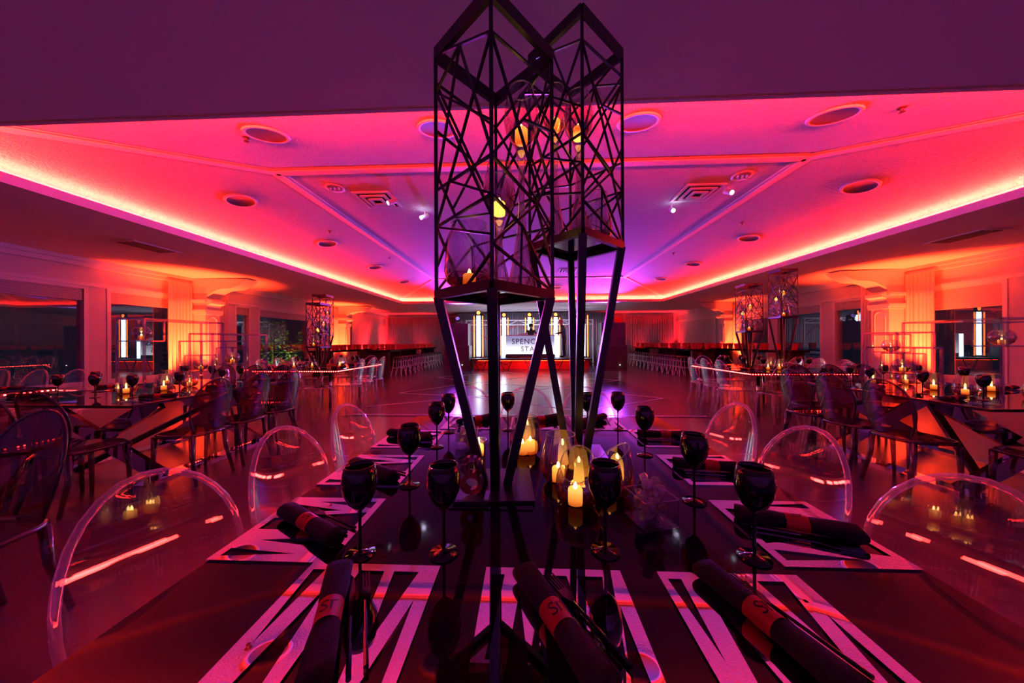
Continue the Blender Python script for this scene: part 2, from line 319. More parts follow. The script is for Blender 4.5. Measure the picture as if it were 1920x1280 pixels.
# louvred shutter on the right wall past the last pier
sh = thing('louvred_shutter', 'wide closed louvred shutter panel on wall beyond the last pier', 'shutter', (XR - .02, 16.4, 0))
MB().box((-.04, -1.7, .1), (0, 1.7, .2)).box((-.04, -1.7, 2.3), (0, 1.7, 2.4)).box((-.04, -1.7, .2), (0, -1.6, 2.3)).box((-.04, 1.6, .2), (0, 1.7, 2.3)).build('frame', M['trim'], sh)
for i in range(42): MB().bar((-.02, -1.6, .225 + i * .0495), (-.02, 1.6, .225 + i * .0495), .03, .03).build('slat', M['blind'], sh)

# ------------------------------------------------------------------ ceiling fittings
def slope_z(x, y):
    t = [1.0]
    t.append((x - ox0) / (PX0 - ox0)); t.append((ox1 - x) / (ox1 - PX1)); t.append((y - oy0) / (PY0 - oy0)); t.append((oy1 - y) / (oy1 - PY1))
    k = min(range(5), key=lambda i: t[i]); z = ZS + (ZP - ZS) * t[k]
    n = [Vector((0, 0, -1)), Vector(((ZP - ZS) / (PX0 - ox0), 0, -1)), Vector((-(ZP - ZS) / (ox1 - PX1), 0, -1)), Vector((0, (ZP - ZS) / (PY0 - oy0), -1)), Vector((0, -(ZP - ZS) / (oy1 - PY1), -1))][k]
    return z, n.normalized()
dl = thing('recessed_downlight', 'round unlit recessed downlight with white trim ring in sloped ceiling', 'ceiling light', group='recessed downlights in the tray ceiling')
MB().lathe([(.155, -.001), (.19, -.001), (.195, -.006), (.185, -.018), (.16, -.014), (.155, -.001)], 28).build('trim_ring', M['trim'], dl, True)
MB().lathe([(.16, -.014), (.14, -.006), (.0, -.004)], 28).build('reflector_bowl', P('can_recess_shade', (.12, .10, .11), .6), dl, True)  # dark colour stands in for the shade inside the recessed can
DL = Proto(dl)
DLP = [(x, 2.95, 'slope over the main table, %s from tree window side' % ORD[i]) for i, x in enumerate((-2.5, -.82, 1.05, 2.78))] + [(-4.12, y, 'tree side slope, %s from main table' % ORD[i]) for i, y in enumerate((4.4, 6.4, 8.5, 10.6))] + [(4.48, y, 'shutter side slope, %s from main table' % ORD[i]) for i, y in enumerate((4.4, 6.5, 8.6, 10.6))] + [(x, 12.0, 'slope before the stage, %s from tree window side' % ORD[i]) for i, x in enumerate((-1.1, 1.2))]
for x, y, w_ in DLP:
    z, n = slope_z(x, y); o = DL((x, y, z), 0, 'round unlit downlight in ' + w_); o.rotation_mode = 'QUATERNION'; o.rotation_quaternion = Vector((0, 0, -1)).rotation_difference(n)
vt = thing('ceiling_vent', 'square white louvred air diffuser beside spot heads in flat ceiling', 'vent', group='square diffusers in the centre panel')
for i, h in enumerate((.28, .195, .11)):
    w = .042; zt = -.002 - i * .014
    for a, b in ring(-h + w, -h + w, h - w, h - w, w, zt - .02, zt): MB().box(a, b).build('louvre', M['trim'], vt)
MB().box((-.26, -.26, -.003), (.26, .26, 0)).build('throat_shade', M['matte'], vt)  # flat black plate stands in for the shade between the louvres
VT = Proto(vt); [VT((x, y, ZP), 0, 'square louvred ceiling diffuser ' + w_) for x, y, w_ in ((-2.3, 4.85, 'beside spot heads on tree window side'), (2.6, 4.87, 'beside spot heads on shutter side'), (1.35, 10.0, 'near the stage on shutter side'), (-1.2, 10.0, 'near the stage on tree window side'))]
sv = thing('ceiling_grille', 'low flat air grille in lower ceiling near window wall', 'vent', group='flat grilles in the side ceilings')
MB().box((-.2, -.35, -.012), (.2, .35, -.001)).build('plate', M['low'], sv); 
for i in range(4): MB().box((-.15 + i * .08, -.3, -.016), (-.10 + i * .08, .3, -.012)).build('slot', M['matte'], sv)
SV = Proto(sv); SV((-6.3, 5.0, ZC), 0, 'flat air grille in lower ceiling by the dark window'); SV((6.85, 5.2, ZC), 0, 'flat air grille in lower ceiling by the half drawn blind')
sp = thing('ceiling_spot', 'small pink-lit cylindrical spot head tilted from the flat ceiling', 'spotlight', group='spot heads beside the diffusers')
MB().tube([(0, 0, 0), (0, 0, -.06)], .012, 8).build('stem', M['trim'], sp); MB().tube([(-.02, -.05, -.045), (.025, .07, -.125)], .036, 14).build('barrel', M['trim'], sp, False)
MB().tube([(.0255, .071, -.1255), (.027, .075, -.128)], .030, 14).build('lens', M['lens'], sp)
SP = Proto(sp)
for x, y, rz, tg in ((-2.02, 4.75, 2.6, (-.25, 1.0, .76)), (-1.72, 5.35, 2.8, (.2, 1.3, .76)), (2.95, 4.7, 3.6, (.5, 1.2, .76)), (2.42, 5.3, 3.4, (0, 1.6, .76))):
    SP((x, y, ZP), rz)
    if y > 5: lamp('POINT', 'spot_spill', (x, y - .12, ZP - .11), None, .8, (.72, .66, 1.0), .035)
ml = thing('ceiling_cluster_light', 'round recessed fitting with three small chrome lamps', 'ceiling light', group='three-lamp fittings')
MB().lathe([(.10, -.002), (.13, -.002), (.132, -.01), (.10, -.01)], 22).build('trim_ring', M['trim'], ml, True)
for i in (-1, 0, 1): MB().tube([(i * .06, 0, -.002), (i * .06, .01, -.04)], .022, 10).build('lamp', M['chrome'], ml)
ML = Proto(ml); ML((-2.75, 4.45, ZP)); ML((2.95, 4.4, ZP))
sk = thing('sprinkler', 'tiny pendent sprinkler head on the ceiling', 'sprinkler', group='sprinkler heads'); MB().lathe([(0, 0), (.035, -.002), (.03, -.008), (.012, -.012), (.012, -.04), (.022, -.042), (0, -.046)], 12).build('head', P('brass', (.3, .2, .15), .4, 1), sk)
SK = Proto(sk)
for x, y in ((-2.75, 3.0), (3.25, 2.85), (-3.75, 5.9), (3.95, 5.9), (-3.5, 8.0), (3.7, 8.0)): SK((x, y, slope_z(x, y)[0]))

# ------------------------------------------------------------------ uplights at the piers and far corners
up = thing('floor_uplight', 'black floor uplight can throwing red light up a pier', 'uplight', group='red floor uplights')
MB().lathe([(0, 0), (.09, 0), (.09, .02), (.075, .03), (.075, .17), (.065, .18), (.065, .16)], 18).build('housing', M['speaker'], up, True)
MB().lathe([(.065, .165), (0, .165)], 18).build('lens', M['uplens'], up)
UP = Proto(up)
for (X, s, y), pn in zip(PIERS, PNAME):
    for dx, dy, tx, ty in ((.75, -.45, .3, .05), (.42, -.8, .1, -.35)):
        x = X - s * dx; UP((x, y + dy, 0), 0, 'black uplight can on floor %s %s' % ('before' if dx > .5 else 'under curtain at', pn)); lamp('SPOT', 'uplight_beam', (x, y + dy, .2), (X - s * tx, y + ty, 2.6), UPLIGHT * (1 if dx > .5 else .7), UPRED, .06, 70, .8)
for x, y, tx, ty, e in ((XL + .5, 17.6, XL + .25, 18.2, .8), (-6.0, 17.7, -6.0, 18.2, .5), (XR - .5, 17.6, XR - .6, 18.2, .9), (6.4, 17.7, 6.4, 18.2, .5), (5.15, 17.7, 5.15, 18.3, .6), (XL + .6, 15.6, XL + .1, 15.6, .6)):
    UP((x, y, 0), 0, 'black uplight can on floor before the far wall drapes'); lamp('SPOT', 'uplight_beam', (x, y, .2), (tx, ty, 2.4), UPLIGHT * e * .40, (1.0, .012, .02), .06, 70, .9)

# ------------------------------------------------------------------ outside: night garden behind the windows
structure(MB().box((XL - 9, -4, -.5), (XL - .35, 24, -.4)).build('ground_outside', M['lawn']))
def shrub(x, y, h, w, label, seed):
    rng = random.Random(seed); t = thing('garden_tree', label, 'tree', (x, y, -.4), group='trees outside the windows')
    m = MB()
    for i in range(900):
        a = rng.uniform(0, 6.28); u = rng.random() ** .5; z = h * (.12 + .88 * rng.random()); r = w * u * (1 - .55 * (z / h)) ; c_ = Vector((r * math.cos(a), r * math.sin(a), z))
        d = Vector((rng.gauss(0, 1), rng.gauss(0, 1), rng.gauss(0, .6))).normalized(); e = d.orthogonal().normalized(); s_ = rng.uniform(.05, .10)
        m.add([c_ - d * s_, c_ + e * s_ * .4, c_ + d * s_, c_ - e * s_ * .4], [(0, 1, 2, 3)])
    o = m.build('foliage', M['leaf'], t); o['kind'] = 'stuff'
    m = MB(); m.tube([(0, 0, 0), (.05, .03, h * .4), (0, 0, h * .8)], [.07, .05, .02], 8)
    for k in range(5): a = k * 1.3; m.tube([(.03, .02, h * (.25 + .1 * k)), (w * .45 * math.cos(a), w * .45 * math.sin(a), h * (.4 + .1 * k))], [.03, .01], 6)
    m.build('trunk', M['bark'], t); return t
shrub(-11.2, 13.4, 2.6, 1.2, 'leafy green garden tree outside beyond the window with reflected light columns', 1)
shrub(-11.0, 15.6, 2.2, 1.1, 'lower bushy green garden tree outside against the dark', 2)
shrub(-12.6, 11.6, 3.2, 1.3, 'tall dark garden tree outside furthest from the window glass', 3)
gl_ = thing('garden_light', 'small warm garden floodlight on the lawn under the trees', 'lamp', (-10.0, 12.9, -.4))
MB().box((-.08, -.05, 0), (.08, .05, .02)).bar((0, 0, .02), (0, 0, .12), .03).build('stake', M['speaker'], gl_); MB().box((-.1, -.04, .12), (.1, .06, .24)).build('head', M['speaker'], gl_)
lamp('SPOT', 'garden_beam', (-10.0, 13.0, -.1), (-11.3, 14.2, 1.3), 260, (.85, 1.0, .45), .05, 90, .8)

# ------------------------------------------------------------------ stage
SX0, SX1, SY, SZ = -2.4, 2.9, 13.75, .51
st = thing('stage', 'low black stage on folding legs with red cloth behind them', 'stage', (0, 0, 0))
MB().box((SX0, SY, SZ - .08), (SX1, SY + 2.5, SZ)).build('deck', M['speaker'], st)
MB().box((SX0 + .05, SY + .5, 0.01), (SX1 - .05, SY + .53, SZ - .08)).build('skirt', M['redcloth'], st)
n = 10
for i in range(n):
    x = SX0 + .15 + i * (SX1 - SX0 - .3) / (n - 1); dx = .2 if (i % 2 == 0) == (i < n - 1) else -.2
    MB().tube([(x, SY + .06, SZ - .08), (x + dx, SY + .06, 0)], .02, 6).build('folding_leg', M['black'], st)
    MB().tube([(x + dx * .2, SY + .1, SZ - .16), (x + dx * 1.9, SY + .1, .2)], .014, 6).build('brace', M['black'], st)
MB().box((SX0 + .3, SY + .18, SZ - .1), (SX1 - .3, SY + .22, SZ - .08)).build('red_light_bar', M['uplens'], st)
lamp('AREA', 'under_stage_red', (.25, SY + .2, SZ - .1), (.25, SY + .45, 0), 16, (1, .03, .05), 1.0)
CX = [-2.17, -1.07, .21, 1.52, 2.65]
def column(x, y, label):
    t = thing('light_column', label, 'light column', (x, y, SZ), group='light columns on the stage')
    MB().box((-.16, -.1, 0), (.16, .1, .04)).build('base', M['speaker'], t)
    MB().box((-.1, -.05, .04), (.1, .05, .07)).box((-.1, -.05, 1.95), (.1, .05, 1.99)).box((-.1, -.01, .07), (-.09, .01, 1.95)).box((.09, -.01, .07), (.1, .01, 1.95)).build('housing', M['speaker'], t)
    MB().box((-.085, -.045, .07), (.085, .045, 1.95)).build('lit_panel', M['column'], t)
    for s in (-1, 1):
        MB().tube([(s * .2, -.04, .05), (s * .2, -.04, 1.94)], .022, 8).build('orange_tube', M['orange'], t)
        MB().box((min(s * .1, s * .2), -.035, 1.9), (max(s * .1, s * .2), -.015, 1.93)).build('bracket', M['speaker'], t)
    h = MB().lathe([(0, -.06), (.11, -.06), (.115, .04), (.09, .05), (.09, .03)], 18); h.v = [(a, -c_, b + 2.09) for a, b, c_ in h.v]; h.build('round_head', M['speaker'], t, True)
    h = MB().lathe([(.085, .035), (0, .035)], 18); h.v = [(a, -c_, b + 2.09) for a, b, c_ in h.v]; h.build('head_lens', M['orange'], t)
    return t
for i, x in enumerate(CX):
    column(x, 14.55 if i not in (1, 2, 3) else 15.85, ['light column with orange tubes at the end of stage beside square speaker stack', 'light column with orange tubes rising behind booth edge under the letter S', 'light column with orange tubes behind the booth middle and seated performer', 'light column with orange tubes behind the standing performer', 'light column with orange tubes at stage end behind tower legs'][i])
for s, x in ((-1, -1.0), (1, 1.43)):
    t = thing('short_light_column', 'short glowing light column standing flush at the booth %s' % ('edge near the first letter' if s < 0 else 'edge near the standing performer'), 'light column', (x, 14.25, SZ))
    MB().box((-.09, -.06, 0), (.09, .06, 1.02)).build('housing', M['speaker'], t); MB().box((-.08, -.072, .03), (.08, -.061, 1.0)).build('lit_panel', M['column'], t)
bo = thing('booth', 'white backlit performer booth with dark lettering on its front', 'booth', (.215, 14.2, SZ))
MB().box((-1.1, 0, 0), (1.1, .06, .18)).box((-1.1, .06, 0), (-1.04, .6, 1.0)).box((1.04, .06, 0), (1.1, .6, 1.0)).build('body', M['speaker'], bo)
MB().box((-1.12, -.03, 1.0), (1.12, .7, 1.04)).build('worktop', M['truss'], bo)
MB().box((-1.1, -.02, .18), (1.1, .02, 1.0)).build('front_panel', M['booth'], bo)
def text(body, size, m, name, parent, loc, rot=(R(90), 0, 0), ext=.012, sx=1, spacing=1.0, name_align='CENTER'):
    cu = bpy.data.curves.new(name, 'FONT'); cu.body = body; cu.size = size; cu.extrude = ext; cu.align_x = name_align; cu.align_y = 'CENTER'; cu.space_character = spacing; cu.resolution_u = 3
    tmp = bpy.data.objects.new('tmp', cu); COL.objects.link(tmp); dg = bpy.context.evaluated_depsgraph_get(); me = bpy.data.meshes.new_from_object(tmp.evaluated_get(dg)); bpy.data.objects.remove(tmp)
    me.materials.clear(); me.materials.append(m); o = link(name, me, parent, loc); o.rotation_euler = rot; o.scale = (sx, 1, 1); return o
text('SPENCERS', .345, M['denim'], 'lettering', bo, (.0, -.03, .74), sx=.98, spacing=1.12)
text('STARS', .33, P('grey_letters', (.16, .15, .20), .4), 'lettering', bo, (.08, -.03, .40), sx=.95, spacing=1.2)
for x, lab in ((-.1, 'grey turntable deck on booth top with raised arm'), (.62, 'grey mixer deck on booth top in front of seated performer')):
    t = thing('music_deck', lab, 'deck', (x, 14.5, SZ + 1.04)); MB().box((-.22, -.16, 0), (.22, .16, .06)).build('body', M['truss'], t)
    MB().lathe([(.13, .06), (.13, .075), (0, .075)], 20).build('platter', M['speaker'], t, True); MB().tube([(.16, .1, .06), (.16, .1, .12), (.05, -.02, .13)], .008, 6).build('arm', M['chrome'], t)
# truss frame
tr = thing('truss', 'white lattice truss spanning behind the light columns', 'truss', (0, 16.45, SZ))
for zt in (1.86, 1.62): MB().tube([(-3.1, 0, zt), (3.5, 0, zt)], .028, 8).build('chord', M['truss'], tr)
for i in range(12):
    x = -3.1 + i * .55; MB().tube([(x, 0, 1.86 if i % 2 else 1.62), (x + .55, 0, 1.62 if i % 2 else 1.86)], .018, 6).build('lattice_bar', M['truss'], tr)
for x in (-3.1, .2, 3.5): MB().tube([(x, 0, -SZ), (x, 0, 1.9)], .035, 8).build('upright', M['truss'], tr)
for i, (x0, z0, x1, z1) in enumerate(((-1.6, 1.2, -.4, 1.6), (-.3, 1.62, .7, 1.0), (1.0, .9, 1.6, 1.6), (2.0, .3, 2.7, 1.5), (2.7, 1.5, 3.3, 1.0), (-2.9, 1.4, -2.0, .9), (1.7, 1.1, 2.3, 1.62))): MB().tube([(x0, .15, z0), (x1, .15, z1)], .02, 6).build('diagonal_tube', M['redcloth'], tr)
# loudspeakers
def speaker(x, y, label):
    t = thing('speaker_stack', label, 'speaker', (x, y, 0))
    MB().box((-.55, -.4, 0), (.55, .4, 1.08)).build('subwoofer', M['speaker'], t); MB().box((-.5, -.35, 1.08), (.5, .35, 2.05)).build('top_cabinet', M['speaker'], t)
    MB().box((-.47, -.362, 1.12), (.47, -.35, 2.0)).build('grille', M['matte'], t); MB().box((-.5, -.412, .06), (.5, -.40, 1.02)).build('grille', M['matte'], t)
    for s in (-1, 1): MB().box((s * .53 - .015, -.1, .7), (s * .53 + .03, .1, .78)).build('handle', M['black'], t)
    MB().lathe([(.022, 0), (0, .01)], 8, (.25, -.42, .25)).build('indicator', M['pinlight'], t); return t
speaker(-3.0, 14.0, 'tall black loudspeaker stack standing next to the left stage light column')
speaker(3.74, 13.9, 'tall black loudspeaker stack standing by the tower legs side of the stage')
wh = thing('fill_light', 'x', 'fill light', group='added fill lights')  # made-up fixture, added to carry the violet fill on the ceiling
MB().box((-.12, -.1, 0), (.12, .1, .05)).build('base', M['speaker'], wh)
for s in (-1, 1): MB().box((s * .13 - .015, -.04, .03), (s * .13 + .015, .04, .26)).build('yoke_arm', M['speaker'], wh)
MB().tube([(0, .1, .18), (0, -.1, .24)], [.08, .1], 14).build('lamp_head', M['speaker'], wh, True); MB().tube([(0, -.101, .2403), (0, -.105, .2415)], .085, 14).build('lens', EM('violet_fill_lens', (.45, .2, 1.0), .8), wh)
WH = Proto(wh)
for x, lab in ((-3.0, 'added violet fill light on top of the speaker stack by first column'), (3.74, 'added violet fill light on top of the speaker stack by tower legs')):
    WH((x, 13.95, 2.05), 0, lab); lamp('SPOT', 'added_violet_fill', (x, 13.8, 2.3), (x * .4, 8.5, 3.9), FILL, (.40, .05, 1.0), .1, 85, 1.0)

# ------------------------------------------------------------------ people
def person(label, joints, edges, radii, mats, loc, rz=0, hat=True):
    me = bpy.data.meshes.new('person'); names = list(joints); me.from_pydata([joints[n] for n in names], [(names.index(a), names.index(b)) for a, b in edges], [])
    o = bpy.data.objects.new('tmp', me); COL.objects.link(o); o.modifiers.new('skin', 'SKIN'); sv_ = me.skin_vertices[0].data
    for i, n in enumerate(names):
        r = radii.get(n, .05); sv_[i].radius = r if isinstance(r, tuple) else (r, r); sv_[i].use_root = (n == 'pelvis')
    sb = o.modifiers.new('sub', 'SUBSURF'); sb.levels = 2; sb.render_levels = 2
    dg = bpy.context.evaluated_depsgraph_get(); m2 = bpy.data.meshes.new_from_object(o.evaluated_get(dg)); bpy.data.objects.remove(o)
    m2.materials.clear()
    for q in (mats['skin'], mats['top'], mats['legs'], mats['shoe']): m2.materials.append(q)
    hands = [Vector(joints[k]) for k in ('wristL', 'wristR')]; handtips = [Vector(joints[k]) for k in ('f2L', 'f2R')]; zn = joints['neck'][2]; zp = joints['pelvis'][2]
    for p in m2.polygons:
        c_ = p.center; p.use_smooth = True; k = 1
        if c_.z > zn + .02: k = 0
        elif min((c_ - (a + b) / 2).length for a, b in zip(hands, handtips)) < .09: k = 0
        elif c_.z < .09: k = 3
        elif c_.z < zp + .02 and abs(c_.y) < .25 and min((c_ - h).length for h in hands) > .2: k = 2
        p.material_index = k
    t = thing('person', label, 'person', loc, rz); link('body', m2, t)
    h = Vector(joints['head'])
    if hat:
        m = MB().lathe([(.108, 0), (.112, .03), (.10, .085), (.06, .125), (0, .135)], 18, (h.x, h.y - .01, h.z + .0)); m.build('cap', mats['hat'], t, True)
        m = MB().prism([(h.x - .08, h.y + .06), (h.x + .08, h.y + .06), (h.x + .06, h.y + .18), (h.x - .06, h.y + .18)], h.z + .005, h.z + .018); m.build('cap_brim', mats['hat'], t)
    else:
        m = MB().lathe([(.10, -.04), (.112, .02), (.10, .08), (.06, .115), (0, .125)], 18, (h.x, h.y - .02, h.z)); m.build('hair', mats['hat'], t, True)
    for s in (-1, 1): MB().lathe([(0, -.012), (.011, 0), (0, .012)], 8, (h.x + s * .035, h.y + .088, h.z - .005)).build('eye', M['ink'], t)
    MB().add([(h.x - .016, h.y + .085, h.z - .05), (h.x + .016, h.y + .085, h.z - .05), (h.x, h.y + .122, h.z - .045), (h.x, h.y + .088, h.z)], [(0, 1, 2), (0, 2, 3), (1, 3, 2), (0, 3, 1)]).build('nose', mats['skin'], t)
    MB().box((h.x - .025, h.y + .082, h.z - .078), (h.x + .025, h.y + .092, h.z - .07)).build('mouth', M['band'], t); return t
def rig(lean, handsL, handsR, stance=.11):
    j = {'pelvis': (0, 0, .93), 'waist': (0, lean * .25, 1.08), 'chest': (0, lean * .6, 1.28), 'neck': (0, lean * .95, 1.46), 'jaw': (0, lean * 1.1 + .03, 1.53), 'head': (0, lean * 1.2 + .03, 1.63), 'crown': (0, lean * 1.2 + .015, 1.70)}
    e = [('pelvis', 'waist'), ('waist', 'chest'), ('chest', 'neck'), ('neck', 'jaw'), ('jaw', 'head'), ('head', 'crown')]
    r = {'pelvis': (.16, .115), 'waist': (.145, .10), 'chest': (.17, .115), 'neck': .055, 'jaw': (.068, .08), 'head': (.085, .098), 'crown': (.06, .07)}
    for s, n, hd in ((-1, 'L', handsL), (1, 'R', handsR)):
        j['hip' + n] = (s * .09, 0, .88); j['knee' + n] = (s * stance, .02, .48); j['ankle' + n] = (s * stance * 1.15, -.02, .08); j['toe' + n] = (s * stance * 1.25, .17, .035)
        e += [('pelvis', 'hip' + n), ('hip' + n, 'knee' + n), ('knee' + n, 'ankle' + n), ('ankle' + n, 'toe' + n)]; r.update({'hip' + n: .088, 'knee' + n: .058, 'ankle' + n: .042, 'toe' + n: .035})
        j['sho' + n] = (s * .19, lean * .75, 1.39); el, wr = hd; j['elbow' + n] = (s * el[0], el[1], el[2]); j['wrist' + n] = (s * wr[0], wr[1], wr[2])
        e += [('chest', 'sho' + n), ('sho' + n, 'elbow' + n), ('elbow' + n, 'wrist' + n)]; r.update({'sho' + n: .062, 'elbow' + n: .044, 'wrist' + n: .028})
        w = Vector(j['wrist' + n]); d = (w - Vector(j['elbow' + n])).normalized(); sd = d.cross(Vector((0, 0, 1))).normalized(); j['palm' + n] = tuple(w + d * .06); e.append(('wrist' + n, 'palm' + n)); r['palm' + n] = (.035, .016)
        for f in range(5):
            off = sd * ((f - 2) * .019); ln = (.055, .075, .082, .076, .06)[f]
            if f == 0: j['f0' + n] = tuple(w + d * .05 + sd * -.06 + Vector((0, 0, -.01)))
            else: j['f%d' % f + n] = tuple(Vector(j['palm' + n]) + d * ln + off + Vector((0, 0, -.02)))
            e.append((('wrist' if f == 0 else 'palm') + n, 'f%d' % f + n)); r['f%d' % f + n] = .009
    return j, e, r
mats_ = dict(skin=M['skin'], top=M['denim'], legs=M['matte'], shoe=M['matte'], hat=M['cap'])  # pink light on the head is put into the cap colour
j, e, r = rig(.10, ((.25, .14, 1.16), (.14, .36, 1.12)), ((.25, .10, 1.14), (.12, .36, 1.10)))
person('person in dark jacket and cap coloured by pink light standing beside the booth with hands on it', j, e, r, mats_, (1.78, 14.5, SZ), R(95))
mats_ = dict(skin=M['skin'], top=M['matte'], legs=M['matte'], shoe=M['matte'], hat=M['matte'])
j, e, r = rig(.22, ((.26, .25, 1.10), (.16, .50, 1.06)), ((.26, .25, 1.10), (.16, .50, 1.06)))
for k_ in j: j[k_] = (j[k_][0], j[k_][1], j[k_][2] * .92)
person('person in black with dark hair bending over decks behind the booth', j, e, r, mats_, (.27, 15.52, SZ), R(180), hat=False)

# ------------------------------------------------------------------ bar tables, stools, red napkins
def bar_table(x, y0, y1, label):
    t = thing('bar_table', label, 'table', (x, 0, 0))
    MB().box((-.42, y0, .90), (.42, y1, .97)).build('tabletop', M['tabletop'], t)
    for y in (y0 + .15, (y0 + y1) / 2, y1 - .15): MB().box((-.35, y - .06, 0), (.35, y + .06, .90)).build('pedestal', M['matte'], t)
    return t
stl = thing('bar_stool', 'x', 'stool')
MB().lathe([(0, .63), (.17, .63), (.185, .65), (.185, .69), (.16, .71), (0, .715)], 18).build('seat', M['seat'], stl, True)
for sx in (-1, 1):
    for sy in (-1, 1): MB().tube([(sx * .13, sy * .13, .63), (sx * .145, sy * .145, .32), (sx * .205, sy * .205, 0)], .013, 6).build('leg', M['white_metal'], stl)
for z, w in ((.30, .15), (.52, .138)):
    MB().tube([(-w, -w, z), (w, -w, z), (w, w, z), (-w, w, z)], .011, 6, closed=True).build('rail', M['white_metal'], stl)
STL = Proto(stl)
cup = thing('folded_napkin', 'x', 'napkin')
cm = MB(); cm.add([(-.05, -.05, 0), (.05, -.05, 0), (.05, .05, 0), (-.05, .05, 0), (-.075, -.075, .19), (.075, -.075, .19), (.075, .075, .19), (-.075, .075, .19), (0, 0, .05)], [(3, 2, 1, 0), (0, 1, 5, 4), (1, 2, 6, 5), (2, 3, 7, 6), (3, 0, 4, 7), (4, 5, 8), (5, 6, 8), (6, 7, 8), (7, 4, 8)])
cm.build('napkin_fold', M['redcup'], cup); CUP = Proto(cup)
tabs = [(-5.35, 11.2, 17.2, 'long black bar table with chrome stools near satin drape, beside dance floor'), (-7.1, 10.6, 16.8, 'long black bar table standing along the tree window wall'),
        (6.25, 11.2, 17.3, 'long black bar table with chrome stools on the louvred shutter side, beside dance floor'), (7.75, 9.4, 16.0, 'long black bar table along the windows next to the shutter')]
for i, (x, y0, y1, lab) in enumerate(tabs):
    bar_table(x, y0, y1, lab); s = 1 if x < 0 else -1
    gname = ['tree window side aisle table', 'tree window wall table', 'shutter side aisle table', 'shutter side wall table'][i]
    for k in range(11):
        y = y0 + .3 + k * (y1 - y0 - .6) / 10
        for sd in (-1, 1): CUP((x + sd * .26, y + .05 * math.sin(k * 2.1 + sd), .97), .3 * math.sin(k * 3 + sd), '%s red upright napkin counted from main table, %s edge of %s' % (ORD[k], 'inner' if sd * s > 0 else 'outer', gname), 'red napkins on the ' + gname)
    if i in (0, 2):
        for k in range(12): STL((x + s * .62, y0 + .35 + k * (y1 - y0 - .5) / 11.5, 0), .06 * math.sin(k * 5), '%s white metal bar stool counted from main table, %s' % (ORD[k], gname), 'bar stools at the ' + gname)

# ------------------------------------------------------------------ acrylic chairs
def make_chair(body, edge):
    t = thing('acrylic_chair', 'x', 'chair'); n, m = 16, 14; zb, zt, hw = .455, .93, .190
    def pt(u, v):   # u -1..1 across, v 0..1 up
        w = hw * (.70 + .30 * math.sin(min(1, v / .5) * math.pi / 2)) if v < .5 else hw * math.sqrt(max(0, 1 - ((v - .5) / .5) ** 2))
        x = u * w; z = zb + (zt - zb) * v; return Vector((x, -.185 - .085 * v + .9 * x * x, z))
    b = MB(); A = []; ex = [math.sin(math.pi / 2 * (i / m)) if True else 0 for i in range(m + 1)]
    vv = [.5 * i / (m // 2) for i in range(m // 2)] + [.5 + .5 * math.sin(math.pi / 2 * i / (m // 2)) for i in range(m // 2 + 1)]
    for k, off in ((0, .005), (1, -.005)):
        for v in vv: A += [pt(2 * i / n - 1, v) + Vector((0, off, 0)) for i in range(n + 1)]
    S1 = (n + 1) * len(vv); fs = []
    for r in range(len(vv) - 1):
        for i in range(n):
            a = r * (n + 1) + i; q = (a, a + 1, a + n + 2, a + n + 1); fs += [q, tuple(reversed([z + S1 for z in q]))]
    b.add(A, fs).build('backrest', body, t, True)
    out = [pt(-1, v) for v in vv] + [pt(1, v) for v in reversed(vv[:-1])]
    MB().tube(out, .0085, 8).build('backrest_edge', edge, t, True)
    poly = []
    for i in range(28):
        a = 2 * math.pi * i / 28; c_, s_ = math.cos(a), math.sin(a); k = .198
        poly.append((k * math.copysign(abs(c_) ** .6, c_) * (1.0 if s_ > 0 else .92), k * math.copysign(abs(s_) ** .6, s_) - .005))
    MB().prism(poly, .435, .448).build('seat', body, t)
    MB().tube([(x, y, .435) for x, y in poly], .016, 6, closed=True).build('seat_edge', edge, t, True)
    for s in (-1, 1):
        MB().tube([(s * .165, .165, .43), (s * .168, .17, .25), (s * .172, .175, 0)], [.021, .017, .012], 8).build('leg', edge, t, True)
        MB().tube([(s * .15, -.165, .43), (s * .158, -.175, .25), (s * .175, -.235, 0)], [.022, .018, .013], 8).build('leg', edge, t, True)
    return t
CLR = Proto(make_chair(M['clear'], M['rim'])); SMK = Proto(make_chair(M['smoke'], M['smokerim']))

# ------------------------------------------------------------------ goblet, vases, candle, place setting prototypes
gb = thing('goblet', 'x', 'goblet')
MB().lathe([(0, 0), (.033, 0), (.034, .003), (.012, .007), (.004, .012)], 24).build('foot', M['goblet'], gb, True)
MB().lathe([(.0042, .010), (.0036, .05), (.0036, .095), (.006, .108)], 12).build('stem', M['goblet'], gb, True)
MB().lathe([(0, .104), (.010, .108), (.026, .125), (.037, .150), (.040, .172), (.037, .195), (.033, .211), (.0315, .211), (.0355, .194), (.0385, .172), (.0355, .151), (.024, .128), (0, .112)], 28).build('bowl', M['goblet'], gb, True)
GB = Proto(gb)
cn = thing('votive_candle', 'x', 'candle')
MB().lathe([(0, .002), (.021, .002), (.022, .006), (.022, .046), (.019, .050), (.012, .046), (0, .044)], 20).build('wax', M['wax'], cn, True)
MB().lathe([(0, .046), (.006, .050), (.0065, .055), (.004, .063), (0, .069)], 10).build('flame', M['flame'], cn, True)
CN = Proto(cn)
